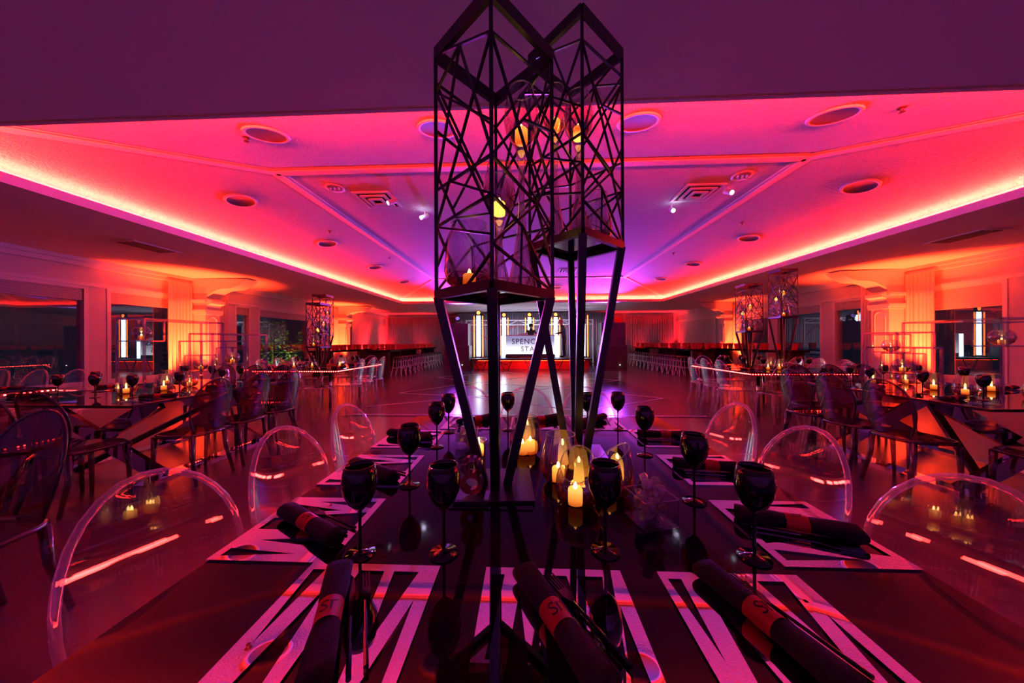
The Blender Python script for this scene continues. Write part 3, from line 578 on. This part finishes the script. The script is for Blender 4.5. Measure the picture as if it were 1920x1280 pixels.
def lathe_thing(name, prof, m, cat, slant=0, k=30):
    t = thing(name, 'x', cat); mb = MB().lathe(prof, k)
    if slant:
        zm = max(z for r, z in prof); mb.v = [(x, y, z - slant * x * max(0, (z - zm * .55) / (zm * .45))) for x, y, z in mb.v]
    mb.build('glass', m, t, True); r, z = prof[-1]
    pts = [(r * math.cos(2 * math.pi * i / 28), r * math.sin(2 * math.pi * i / 28), z - (slant * r * math.cos(2 * math.pi * i / 28))) for i in range(28)]
    MB().tube(pts, .0022, 5, closed=True).build('rim', M['rim'], t, True); return t
HV = Proto(lathe_thing('hurricane_vase', [(0, .004), (.045, .004), (.064, .02), (.072, .05), (.070, .085), (.060, .13), (.050, .17)], M['ombre'], 'vase'))
SV_ = Proto(lathe_thing('slant_vase', [(0, .004), (.040, .004), (.060, .02), (.068, .05), (.064, .085), (.052, .125)], M['ombre'], 'vase', .75))
BV = Proto(lathe_thing('stemless_vase', [(0, .004), (.05, .004), (.074, .022), (.084, .06), (.080, .12), (.064, .20), (.060, .22)], M['ombre'], 'vase'))
GLB = Proto(lathe_thing('globe_vase', [(0, .004), (.03, .004), (.062, .03), (.075, .075), (.066, .11), (.045, .135)], M['globe'], 'vase'))
CYL = Proto(lathe_thing('votive_glass', [(0, .004), (.03, .004), (.032, .03), (.033, .075)], M['ombre'], 'votive'))
def stem_prof(h):
    b = h - .19; return [(.058, .002), (.054, .008), (.036, h * .12), (.018, h * .28), (.010, h * .45), (.011, b * .85), (.018, b * .95), (.024, b), (.034, b + .01), (.054, b + .045), (.061, b + .085), (.057, b + .13), (.046, b + .175), (.043, h)]
STM = {h: Proto(lathe_thing('stem_vase', stem_prof(h), M['stem'], 'vase')) for h in (.70, .60, .48)}
# mirror placemat: border and slanted bars with triangular openings
def placemat():
    t = thing('mirror_placemat', 'x', 'placemat'); W = .29; q = []
    cut = [[(.05, .07), (.145, .07), (.093, .66)], [(.256, .23), (.335, .93), (.165, .93)], [(.41, .07), (.595, .07), (.72, .93), (.415, .93)], [(.67, .07), (.856, .07), (.747, .66)], [(.908, .32), (.93, .93), (.80, .93)]]
    bm = bmesh.new(); grid = bm
    def loop(p): return [bm.verts.new(((u - .5) * W, (.5 - v) * W, 0)) for u, v in p]
    es = []
    for p in [[(0, 0), (1, 0), (1, 1), (0, 1)]] + cut:
        L = loop(p); es += [bm.edges.new((L[i], L[(i + 1) % len(L)])) for i in range(len(L))]
    bmesh.ops.triangle_fill(bm, use_beauty=True, use_dissolve=False, edges=es)
    r = bmesh.ops.extrude_face_region(bm, geom=bm.faces[:]); bmesh.ops.translate(bm, vec=(0, 0, .004), verts=[v for v in r['geom'] if isinstance(v, bmesh.types.BMVert)])
    bmesh.ops.recalc_face_normals(bm, faces=bm.faces); me = bpy.data.meshes.new('mirror_plate'); bm.to_mesh(me); bm.free(); me.materials.append(M['mirror']); link('mirror_plate', me, t); return t
MAT = Proto(placemat())
def napkin_roll():
    t = thing('napkin_roll', 'x', 'napkin'); L = .25; m = MB(); n = 20; rows = 14; vs_ = []; fs = []
    rng = random.Random(3)
    for i in range(rows + 1):
        y = (i / rows - .5) * L; pinch = 1 - .16 * math.exp(-(y / .03) ** 2) + .10 * abs(y / L) * 2
        for j_ in range(n):
            a = 2 * math.pi * j_ / n; rr = .0205 * pinch * (1 + .05 * math.sin(3 * a + y * 14)); vs_.append((rr * 1.12 * math.cos(a), y + .006 * math.sin(2 * a + i), .019 + rr * .92 * math.sin(a)))
    for i in range(rows):
        for j_ in range(n): fs.append((i * n + j_, i * n + (j_ + 1) % n, (i + 1) * n + (j_ + 1) % n, (i + 1) * n + j_))
    fs += [tuple(range(n - 1, -1, -1)), tuple(range(rows * n, rows * n + n))]
    m.add(vs_, fs).build('rolled_cloth', M['napkin'], t, True)
    sp_ = MB(); k = 40; pts = [((.004 + .017 * i / k) * math.cos(i * .47), (.004 + .017 * i / k) * math.sin(i * .47)) for i in range(k + 1)]
    for i in range(k): (a, b), (c_, d) = pts[i], pts[i + 1]; sp_.add([(a, -L / 2 - .006, .019 + b), (c_, -L / 2 - .006, .019 + d), (c_, -L / 2 + .01, .019 + d), (a, -L / 2 + .01, .019 + b)], [(0, 1, 2, 3)])
    sp_.build('rolled_end', M['napkin'], t)
    b = MB(); vs_ = []; 
    for y in (-.024, .024):
        for j_ in range(n): a = 2 * math.pi * j_ / n; vs_.append((.0218 * math.cos(a), y, .0192 + .0195 * math.sin(a)))
    band = b.add(vs_, [(j_, (j_ + 1) % n, n + (j_ + 1) % n, n + j_) for j_ in range(n)]).build('band', M['band'], t, True)
    o = text('ST', .034, M['ink'], 'monogram', band, (0, 0, 0), (0, 0, 0), 0.0, 1, .62)
    for v in o.data.vertices:      # wrap the print around the band
        x, y = v.co.x, v.co.y; a = math.pi / 2 - x / .0218 * 1.0; v.co = (.0223 * math.cos(a), y, .0192 + .0200 * math.sin(a))
    return t
NAP = Proto(napkin_roll())
def cutlery(kind):
    t = thing(kind, 'x', kind)
    if kind == 'knife':
        MB().tube([(0, -.105, .005), (0, 0, .005)], [.004, .003], 8).build('handle', M['steel'], t); MB().prism([(-.0035, 0), (.0035, 0), (.0075, .06), (.005, .10), (-.003, .115)], .004, .0062).build('blade', M['steel'], t)
    else:
        MB().tube([(0, -.105, .005), (0, .03, .005)], [.004, .0025], 8).build('handle', M['steel'], t); MB().prism([(-.0025, .03), (.0025, .03), (.010, .05), (.010, .065), (-.010, .065), (-.010, .05)], .004, .006).build('neck', M['steel'], t)
        for i in range(4): MB().box((-.0098 + i * .0057, .065, .004), (-.0074 + i * .0057, .11, .0058)).build('tine', M['steel'], t)
    return t
KN = Proto(cutlery('knife')); FK = Proto(cutlery('fork'))

# ------------------------------------------------------------------ tables
TZ = .76
def rim_leds(x0, y0, x1, y1, parent, step=.042):
    m = MB(); P_ = []
    for i in range(int((x1 - x0) / step)): P_ += [(x0 + (i + .5) * step, y0 - .004), (x0 + (i + .5) * step, y1 + .004)]
    for i in range(int((y1 - y0) / step)): P_ += [(x0 - .004, y0 + (i + .5) * step), (x1 + .004, y0 + (i + .5) * step)]
    for x, y in P_: m.box((x - .005, y - .005, TZ - .036), (x + .005, y + .005, TZ - .026))
    o = m.build('led_strip', M['led'], parent); o['kind'] = 'stuff'; return o
def led_table(x0, y0, label, w=1.6, d=1.75):
    t = thing('led_table', label, 'table', (0, 0, 0)); x1, y1 = x0 + w, y0 + d
    MB().box((x0, y0, TZ - .012), (x1, y1, TZ)).build('tabletop', M['tabletop'], t)
    MB().box((x0 + .006, y0 + .006, TZ - .06), (x1 - .006, y1 - .006, TZ - .012)).build('apron', M['matte'], t); rim_leds(x0, y0, x1, y1, t)
    for x in (x0 + .36, x1 - .36):
        for y in (y0 + .36, y1 - .36): MB().tube([(x, y, 0), (x, y, TZ - .06)], .025, 10).build('leg', M['chrome'], t, True)
    return t
main = led_table(-.73, .36, 'black gloss main table set with mirror placemats under two lattice towers', 1.59, 1.73)
led_table(-5.02, 5.58, 'black table with glowing red LED edge near the tree window', 1.6, 1.8)
led_table(3.52, 5.06, 'black table with glowing red LED edge on the shutter side', 1.6, 1.8)
led_table(-6.98, 1.62, 'LED edged table tucked against the large dark window', 1.6, 1.78)
def x_table(x0, y0, label, w=1.6, d=1.75):
    t = thing('mirror_leg_table', label, 'table', (0, 0, 0)); x1, y1 = x0 + w, y0 + d
    MB().box((x0, y0, TZ - .02), (x1, y1, TZ)).build('glass_top', M['tableglass'], t)
    MB().bar((x0, y0, TZ - .01), (x1, y0, TZ - .0115), .012, .021).bar((x0, y1, TZ - .01), (x1, y1, TZ - .0115), .012, .021).bar((x0, y0, TZ - .01), (x0, y1, TZ - .0115), .012, .021).bar((x1, y0, TZ - .01), (x1, y1, TZ - .0115), .012, .021).build('edge', M['black'], t)
    for y in (y0 + .35, y1 - .35):
        MB().bar((x0 + .2, y - .035, .02), (x1 - .15, y - .035, TZ - .03), .04, .13, (0, 0, 1)).build('crossed_leg', M['mirror'], t)
        MB().bar((x1 - .2, y + .035, .02), (x0 + .15, y + .035, TZ - .03), .04, .13, (0, 0, 1)).build('crossed_leg', M['mirror'], t)
    for x in (x0 + .25, x1 - .25): MB().bar((x, y0 + .2, .012), (x, y1 - .2, .012), .16, .022).build('foot_plate', M['mirror'], t)
    xm = (x0 + x1) / 2; MB().bar((x0 + .5, y0 + .4, .06), (x1 - .4, y1 - .35, TZ - .06), .05, .05).build('stretcher', M['black'], t); return t
x_table(-4.75, 2.39, 'smoked glass table on crossed mirror legs near the dark window')
x_table(3.32, 2.40, 'smoked glass table on crossed mirror legs near the half drawn blind')
x_table(-3.49, -.70, 'smoked glass table corner beside the near main table chair')

# ------------------------------------------------------------------ lattice towers
F1 = [((0, .0), (1, .138)), ((.48, .066), (0, .157)), ((.48, .066), (0, .574)), ((.48, .066), (1, .55)), ((1, .138), (0, .728)), ((0, .157), (1, .445)), ((0, .157), (1, .774)), ((0, .574), (1, .564)), ((.3, .571), (1, .70)), ((1, .70), (0, .728)), ((0, .728), (1, .84)), ((0, .728), (.5, 1)), ((1, .90), (.6, 1))]
F2 = [((0, .138), (1, .118)), ((0, .138), (.75, .62)), ((0, .564), (.47, .36)), ((.47, .36), (1, .32)), ((0, .564), (.7, .66)), ((.7, .66), (1, .90)), ((0, .70), (.45, .77)), ((.45, .77), (1, 1)), ((0, .87), (1, 1)), ((.7, .66), (1, .50)), ((.45, .77), (.42, 1)), ((.7, .66), (.0, .87)), ((1, .118), (.47, .36))]
def tower(label, loc, leg_h, rz, cage=.815, R_=.2, group=None):
    t = thing('lattice_tower', label, 'centrepiece', loc, rz, group); zp, zt = leg_h, leg_h + cage
    C = [Vector((0, -R_, 0)), Vector((R_, 0, 0)), Vector((0, R_, 0)), Vector((-R_, 0, 0))]; z = lambda p, h: Vector((p.x, p.y, h))
    MB().box((-.125, -.125, 0), (.125, .125, .008)).build('base_plate', M['black'], t)
    for i in range(4):
        a, b = C[i], C[(i + 1) % 4]
        MB().bar(z(a, zp), z(a, zt), .0115).build('corner_post', M['black'], t)
        MB().bar(z(a, zt), z(b, zt), .016, .042).build('top_rail', M['black'], t)
        MB().bar(z(a, zp - .012), z(b, zp - .012), .02, .03).build('shelf_rail', M['black'], t)
        MB().bar(z(a * .2, .006), z(a * .97, zp - .02), .030).build('leg', M['black'], t)
        seg = (F2, F1, F2, F1)[i]
        for (u0, v0), (u1, v1) in seg:
            p = a.lerp(b, u0); q = a.lerp(b, u1); MB().bar(z(p, zt - v0 * cage), z(q, zt - v1 * cage), .0072).build('lattice_strut', M['black'], t)
    m = MB(); m.prism([(p.x * .96, p.y * .96) for p in C], zp - .004, zp + .002); m.build('shelf', M['tableglass'], t); return t
def cage_fill(loc, zp, rz, items, where):
    for kind, dx, dy in items:
        x = loc[0] + dx * math.cos(rz) - dy * math.sin(rz); y = loc[1] + dx * math.sin(rz) + dy * math.cos(rz); z = loc[2] + zp + .003
        if kind == 'big': BV((x, y, z), 0, 'stemless glass vase with gold tinted foot standing in ' + where, 'stemless vases'); CN((x, y, z + .003), 0, 'lit candle in the stemless vase inside ' + where, 'candles in tower vases')
        else:
            STM[kind]((x, y, z), 0, '%s trumpet-stemmed glass vase standing in %s' % ({.70: 'tallest', .60: 'tall', .48: 'shorter'}[kind], where), 'stemmed vases'); CN((x, y, z + kind - .185), 0, 'lit candle in the bowl of %s stemmed vase inside %s' % ({.70: 'tallest', .60: 'tall', .48: 'shorter'}[kind], where), 'candles in tower vases')
TL = (-.105, 1.085, TZ + .003); TR = (.222, 1.385, TZ + .003)
tower('black metal lattice tower on shorter splayed legs beside the table number', TL, .67, .06); cage_fill(TL, .67, .06, [('big', -.085, -.02), (.70, .095, .01), (.48, .015, .09)], 'shorter main tower')
tower('taller black metal lattice tower on the main table behind hurricane vases', TR, .92, -.03); cage_fill(TR, .92, -.03, [('big', .08, .03), (.70, -.085, .03), (.60, .005, -.06)], 'taller main tower')
for loc, h, rz, lab, wh in (((-4.02, 5.95, TZ), .42, .72, 'lattice tower with short legs at front of the tree side LED table', 'front tree side tower'), ((-4.32, 6.55, TZ), .67, .85, 'taller lattice tower at back of the tree side LED table', 'back tree side tower'),
                            ((4.03, 5.85, TZ), .67, .75, 'shorter lattice tower on the shutter side LED table', 'shorter shutter side tower'), ((4.62, 5.85, TZ), .92, .80, 'taller lattice tower on the shutter side LED table', 'taller shutter side tower')):
    tower(lab, loc, h, rz); cage_fill(loc, h, rz, [('big', -.08, -.02), (.60, .09, .0), (.48, .0, .09)], wh)

# ------------------------------------------------------------------ main table settings
CLAB = 'clear acrylic round-backed chair pushed up to the black main table'
for k, (x, y, rz) in enumerate(((-.69, .745, -R(90)), (-.68, 1.165, -R(90)), (-.69, 1.615, -R(90)), (.80, .775, R(90)), (.81, 1.22, R(90)), (.85, 1.685, R(90)), (-.41, 2.02, R(180)), (.01, 2.02, R(180)), (.44, 2.02, R(180)))):
    CLR((x, y, 0), rz, ['%s clear acrylic chair from the chairless end, on the table number side' % ORD[k % 3], '%s clear acrylic chair from the chairless end, on the crystal box side' % ORD[k % 3], 'clear acrylic chair at main table end before dance floor, %s from table number side' % ORD[k % 3]][k // 3], 'clear chairs around the main table')
SET = [('near', x, .545, 0) for x in (-.335, .057, .425)] + [('left', -.588, y, R(90)) for y in (.835, 1.215, 1.60)] + [('right', .712, y, -R(90)) for y in (.86, 1.255, 1.645)] + [('far', x, 1.925, R(180)) for x in (-.345, .055, .425)]
naps = [(-.345, .535, R(-12)), (.052, .545, R(-22) + math.pi), (.41, .56, R(14) + math.pi), (-.575, .81, R(60)), (-.575, 1.16, R(58)), (-.60, 1.60, R(70)), (.705, .855, R(-112)), (.708, 1.237, R(-102)), (.71, 1.64, R(-95)), (-.30, 1.93, R(130)), (.09, 1.94, R(120)), (.40, 1.94, R(130))]
for q_, ((side, x, y, rz), (nx, ny, nr)) in enumerate(zip(SET, naps)):
    w = {'near': 'at chairless table end, %s from table number side', 'left': 'on table number side, %s from chairless end', 'right': 'on crystal box side, %s from chairless end', 'far': 'at dance floor end, %s from table number side'}[side] % ORD[q_ % 3]
    MAT((x, y, TZ), rz, 'mirror placemat with slanted cut-outs ' + w, 'mirror placemats on the main table')
    if side == 'near': nr = {0: R(24), 1: R(27), 2: R(17)}[[.335, .052, .425].index(.335 if x < -.1 else (.052 if x < .2 else .425))]
    NAP((nx, ny, TZ + .004), nr, 'rolled black napkin with red band ' + w, 'napkin rolls on the main table')
    cx, cy_ = math.cos(nr), math.sin(nr)
    for P_, off, lb in ((KN, .034, 'dark knife by napkin '), (FK, .058, 'dark fork by napkin ')):
        P_((nx + cx * off, ny + cy_ * off, TZ + .004), nr + R(4), lb + w, 'cutlery on the main table')
for (x, y), w in zip(((-.391, .725), (-.194, .735), (-.405, 1.08), (-.422, 1.478), (-.425, 1.72), (-.10, 1.775), (.52, 1.80), (.52, 1.40), (.522, 1.00), (.523, .745), (.188, .757), (.345, 1.775)), ['nearest the chairless corner on table number side', 'between table number and the chairless end placemats', 'beside the table number', 'third from chairless end on table number side', 'fourth from chairless end on table number side', 'at dance floor end beside the shorter tower', 'fourth from chairless end on crystal box side', 'third from chairless end on crystal box side', 'second from chairless end on crystal box side', 'nearest the chairless corner on crystal box side', 'directly before the slant vases', 'at dance floor end behind the taller tower']):
    GB((x, y, TZ), 0, 'glossy black wine goblet ' + w, 'black goblets on the main table')
HV((.0, 1.40, TZ), 0, 'hurricane vase with red-gold foot behind the shorter tower legs', 'hurricane vases'); CN((-.015, 1.385, TZ + .004), 0, 'lit candle inside the hurricane vase behind shorter tower', 'candles in hurricane vases')
CN((.02, 1.425, TZ + .004), 0, 'second lit candle behind another in the hurricane vase', 'candles in hurricane vases')
HV((.125, 1.13, TZ), 0, 'hurricane vase with red-gold foot behind the slanted vases', 'hurricane vases'); CN((.115, 1.125, TZ + .004), 0, 'lit candle in hurricane vase behind the slanted vases', 'candles in hurricane vases')
SV_((.158, .975, TZ), R(250), 'slant-rimmed vase holding the brightest candle beside black goblet', 'slant vases'); CN((.150, .965, TZ + .004), 0, 'brightest lit candle in the slant-rimmed vase', 'candles in slant vases')
SV_((.282, 1.04, TZ), R(180), 'slant-rimmed vase half hidden behind a black goblet', 'slant vases'); CN((.275, 1.05, TZ + .004), 0, 'lit candle in slant vase behind the black goblet', 'candles in slant vases')
CYL((-.205, 1.36, TZ), 0, 'small votive glass beside the shorter tower base', 'votive glasses'); CN((-.205, 1.36, TZ + .004), 0, 'lit candle in small votive glass by tower base', 'candles in votive glasses')
# crystal boxes
def crystal_box(x, y, rz, label, seed):
    t = thing('crystal_box', label, 'crystal box', (x, y, TZ), rz); rng = random.Random(seed); w, h = .05, .085
    MB().box((-w, -w, 0), (w, w, .012)).build('base', M['clear'], t)
    for a, b in ring(-w + .003, -w + .003, w - .003, w - .003, .003, .012, h): MB().box(a, b).build('side_pane', M['clear'], t)
    MB().tube([(-w, -w, h), (w, -w, h), (w, w, h), (-w, w, h)], .002, 5, closed=True).build('rim', M['rim'], t)
    for i in range(34):
        z = .024 + .10 * (i / 34); r = .031 if z < .1 else .022; c_ = Vector((rng.uniform(-r, r), rng.uniform(-r, r), z)); s_ = rng.uniform(.011, .019); bm = bmesh.new(); bmesh.ops.create_icosphere(bm, subdivisions=1, radius=s_)
        for v in bm.verts: v.co = v.co * rng.uniform(.65, 1.15) + c_
        me = bpy.data.meshes.new('crystal'); bm.to_mesh(me); bm.free(); me.materials.append(M['crystal']); link('crystal', me, t)
crystal_box(.34, .875, .25, 'clear square box heaped with rough pink crystals beside goblets', 5); crystal_box(-.275, 1.47, .1, 'clear square box heaped with rough crystals behind the table number', 6)
# table number: amber figure 8 on a clear block
tn = thing('table_number', 'amber acrylic figure eight table number on clear block', 'table number', (-.17, .985, TZ))
MB().box((-.055, -.03, 0), (.055, .03, .018)).build('block', M['rim'], tn); text('8', .17, M['amber'], 'numeral', tn, (0, 0, .075), ext=.012)
pl = tag(MB().box((-.235, .93, TZ), (.02, 1.235, TZ + .003)).build('base_mat', M['tabletop'], None), 'thin square black plate under the shorter tower', 'plate')
pl2 = tag(MB().box((.09, 1.25, TZ), (.36, 1.52, TZ + .003)).build('base_mat', M['tabletop'], None), 'thin square black plate under the taller tower', 'plate')

# ------------------------------------------------------------------ surrounding tables: chairs, goblets, candles, risers
def around(P_, x0, y0, w, d, lab, grp, sides, off=-.03):
    for s in sides:
        n = 3
        for k in range(n):
            sn = {'n': 'end facing main table', 'f': 'end facing stage', 'l': 'window side' if x0 < 0 else 'aisle side', 'r': 'aisle side' if x0 < 0 else 'window side'}[s]; lb = '%s, %s, %s %s' % (lab, sn, ORD[k], 'from main table' if s in 'lr' else 'from %s' % ('window' if x0 < 0 else 'aisle'))
            if s in 'lr': y = y0 + d / 2 + (k - 1) * .46; P_((x0 - off if s == 'l' else x0 + w + off, y, 0), R(-90) if s == 'l' else R(90), lb, grp)
            else: x = x0 + w / 2 + (k - 1) * .43; P_((x, y0 - off if s == 'n' else y0 + d + off, 0), 0 if s == 'n' else R(180), lb, grp)
around(CLR, -5.02, 5.58, 1.6, 1.8, 'clear chair at tree side LED table', 'clear chairs at the tree side LED table', 'rnlf')
around(CLR, 3.52, 5.06, 1.6, 1.8, 'clear chair at shutter side LED table', 'clear chairs at the shutter side LED table', 'rnlf')
for k, x in enumerate((-6.72, -6.2, -5.68)): CLR((x, 3.5, 0), R(180), '%s clear chair from the glass at LED table under large dark window' % ORD[k], 'clear chairs under the large dark window')
around(SMK, -4.75, 2.39, 1.6, 1.75, 'smoke chair at dark window glass table', 'smoke chairs near the dark window', 'rnf', .04)
around(SMK, 3.32, 2.40, 1.6, 1.75, 'smoke chair at blind side glass table', 'smoke chairs near the half drawn blind', 'lnf', .04)
SMK((-2.35, 1.18, 0), R(180), 'smoke tinted chair at glass table corner directly behind a clear chair', 'smoke chairs at the glass table corner'); SMK((-2.95, 1.18, 0), R(180), 'smoke tinted chair at glass table corner further towards the dark window', 'smoke chairs at the glass table corner')
rng = random.Random(21)
def dress(x0, y0, w, d, where, candles, goblets=10):
    for k in range(goblets):
        a = k / goblets * 2 * math.pi + .3; x = x0 + w / 2 + (w / 2 - .34) * max(-1, min(1, 1.35 * math.cos(a))); y = y0 + d / 2 + (d / 2 - .34) * max(-1, min(1, 1.35 * math.sin(a)))
        if any((x - q[0]) ** 2 + (y - q[1]) ** 2 < .17 ** 2 for q in list(candles) + [(-4.02, 5.95), (-4.32, 6.55), (4.03, 5.85), (4.62, 5.85)]): continue
        GB((x, y, TZ), 0, 'small glossy black goblet on ' + where, 'black goblets on ' + where)
    for sx, rz in ((x0 + .17, R(90)), (x0 + w - .17, -R(90))):
        for k in range(3):
            y = y0 + d * (k + .5) / 3; MAT((sx, y, TZ), rz, 'mirror placemat on %s, %s, %s from main table' % (where, 'low side' if False else ('window side' if (sx < x0 + w / 2) == (x0 < 0) else 'aisle side'), ORD[k]), 'mirror placemats on ' + where); NAP((sx, y + .03, TZ + .004), rz + .3, 'black napkin on %s, %s, %s from main table' % (where, 'window side' if (sx < x0 + w / 2) == (x0 < 0) else 'aisle side', ORD[k]), 'napkin rolls on ' + where)
    for k, (x, y) in enumerate(sorted(candles, key=lambda q: q[1])): HV((x, y, TZ), 0, '%s hurricane vase counted from main table end, on %s' % (ORD[k], where), 'hurricane vases on ' + where); CN((x, y, TZ + .004), 0, 'lit candle in %s vase from main table end, %s' % (ORD[k], where), 'candles on ' + where)
dress(-5.02, 5.58, 1.6, 1.8, 'the tree side LED table', [(-4.55, 6.0), (-4.25, 6.1), (-3.75, 6.2), (-3.9, 6.5), (-4.1, 6.9)])
dress(3.52, 5.06, 1.6, 1.8, 'the shutter side LED table', [(4.1, 5.5), (4.32, 5.55), (4.45, 5.65), (4.3, 6.2), (4.75, 6.3)])
dress(-4.75, 2.39, 1.6, 1.75, 'dark window glass table', [(-3.95, 2.95), (-3.8, 3.15), (-4.3, 3.6), (-3.75, 3.75), (-3.85, 3.45)])
dress(3.32, 2.40, 1.6, 1.75, 'blind side glass table', [(3.95, 3.0), (4.25, 2.8), (4.05, 3.3), (4.45, 3.2), (4.3, 3.75), (3.95, 3.75)])
dress(-6.98, 1.62, 1.6, 1.78, 'the LED table under the dark window', [(-6.1, 2.6), (-6.3, 2.2)], 6)
def riser(x0, y0, x1, y1, h, box, label, where):
    """clear rod frame with a small boxed shelf that carries a globe vase; box = (x0, y0, size, z)"""
    t = thing('rod_riser', label, 'display stand', (0, 0, TZ)); w = .017; m = M['bar']
    for x in (x0, x1):
        for y in (y0, y1): MB().bar((x, y, 0), (x, y, h), w).build('post', m, t)
    for a, b in (((x0, y0), (x1, y0)), ((x0, y1), (x1, y1)), ((x0, y0), (x0, y1)), ((x1, y0), (x1, y1))): MB().bar((*a, h), (*b, h), w).build('top_rod', m, t)
    bx, by, s, z = box
    for zz_ in (z, z + s):
        for a, b in (((bx, by), (bx + s, by)), ((bx, by + s), (bx + s, by + s)), ((bx, by), (bx, by + s)), ((bx + s, by), (bx + s, by + s))): MB().bar((*a, zz_), (*b, zz_), w * .7).build('box_rod', m, t)
    for a in ((bx, by), (bx + s, by), (bx, by + s), (bx + s, by + s)): MB().bar((*a, z), (*a, z + s), w * .7).build('box_rod', m, t)
    MB().box((bx, by, z), (bx + s, by + s, z + .004)).build('shelf', M['clear'], t)
    GLB((bx + s / 2, by + s / 2, TZ + z + .004), 0, 'round globe vase boxed in the ' + where, 'globe vases in rod risers'); CN((bx + s / 2, by + s / 2, TZ + z + .008), 0, 'lit candle in the globe vase of the ' + where, 'candles in globe vases')
riser(-4.0, 2.92, -3.72, 3.72, .74, (-4.0, 2.92, .22, .52), 'tallest clear rod riser on the table near the dark window', 'tallest riser near the dark window')
riser(-3.68, 3.3, -3.42, 4.02, .60, (-3.68, 3.6, .2, .24), 'middle clear rod riser on the table near the dark window', 'middle riser near the dark window')
riser(-4.35, 3.78, -3.75, 4.05, .52, (-4.3, 3.8, .2, .14), 'lowest clear rod riser on the table near the dark window', 'lowest riser near the dark window')
riser(4.05, 2.85, 4.35, 3.55, .68, (4.12, 2.87, .21, .44), 'tallest clear rod riser on the table near the half drawn blind', 'tallest riser near the half drawn blind')
riser(4.1, 3.66, 4.5, 4.0, .58, (4.1, 3.7, .2, .36), 'middle clear rod riser on the table near the half drawn blind', 'middle riser near the half drawn blind')
riser(3.75, 3.2, 4.0, 3.62, .42, (3.77, 3.3, .2, .16), 'lowest clear rod riser on the table near the half drawn blind', 'lowest riser near the half drawn blind')
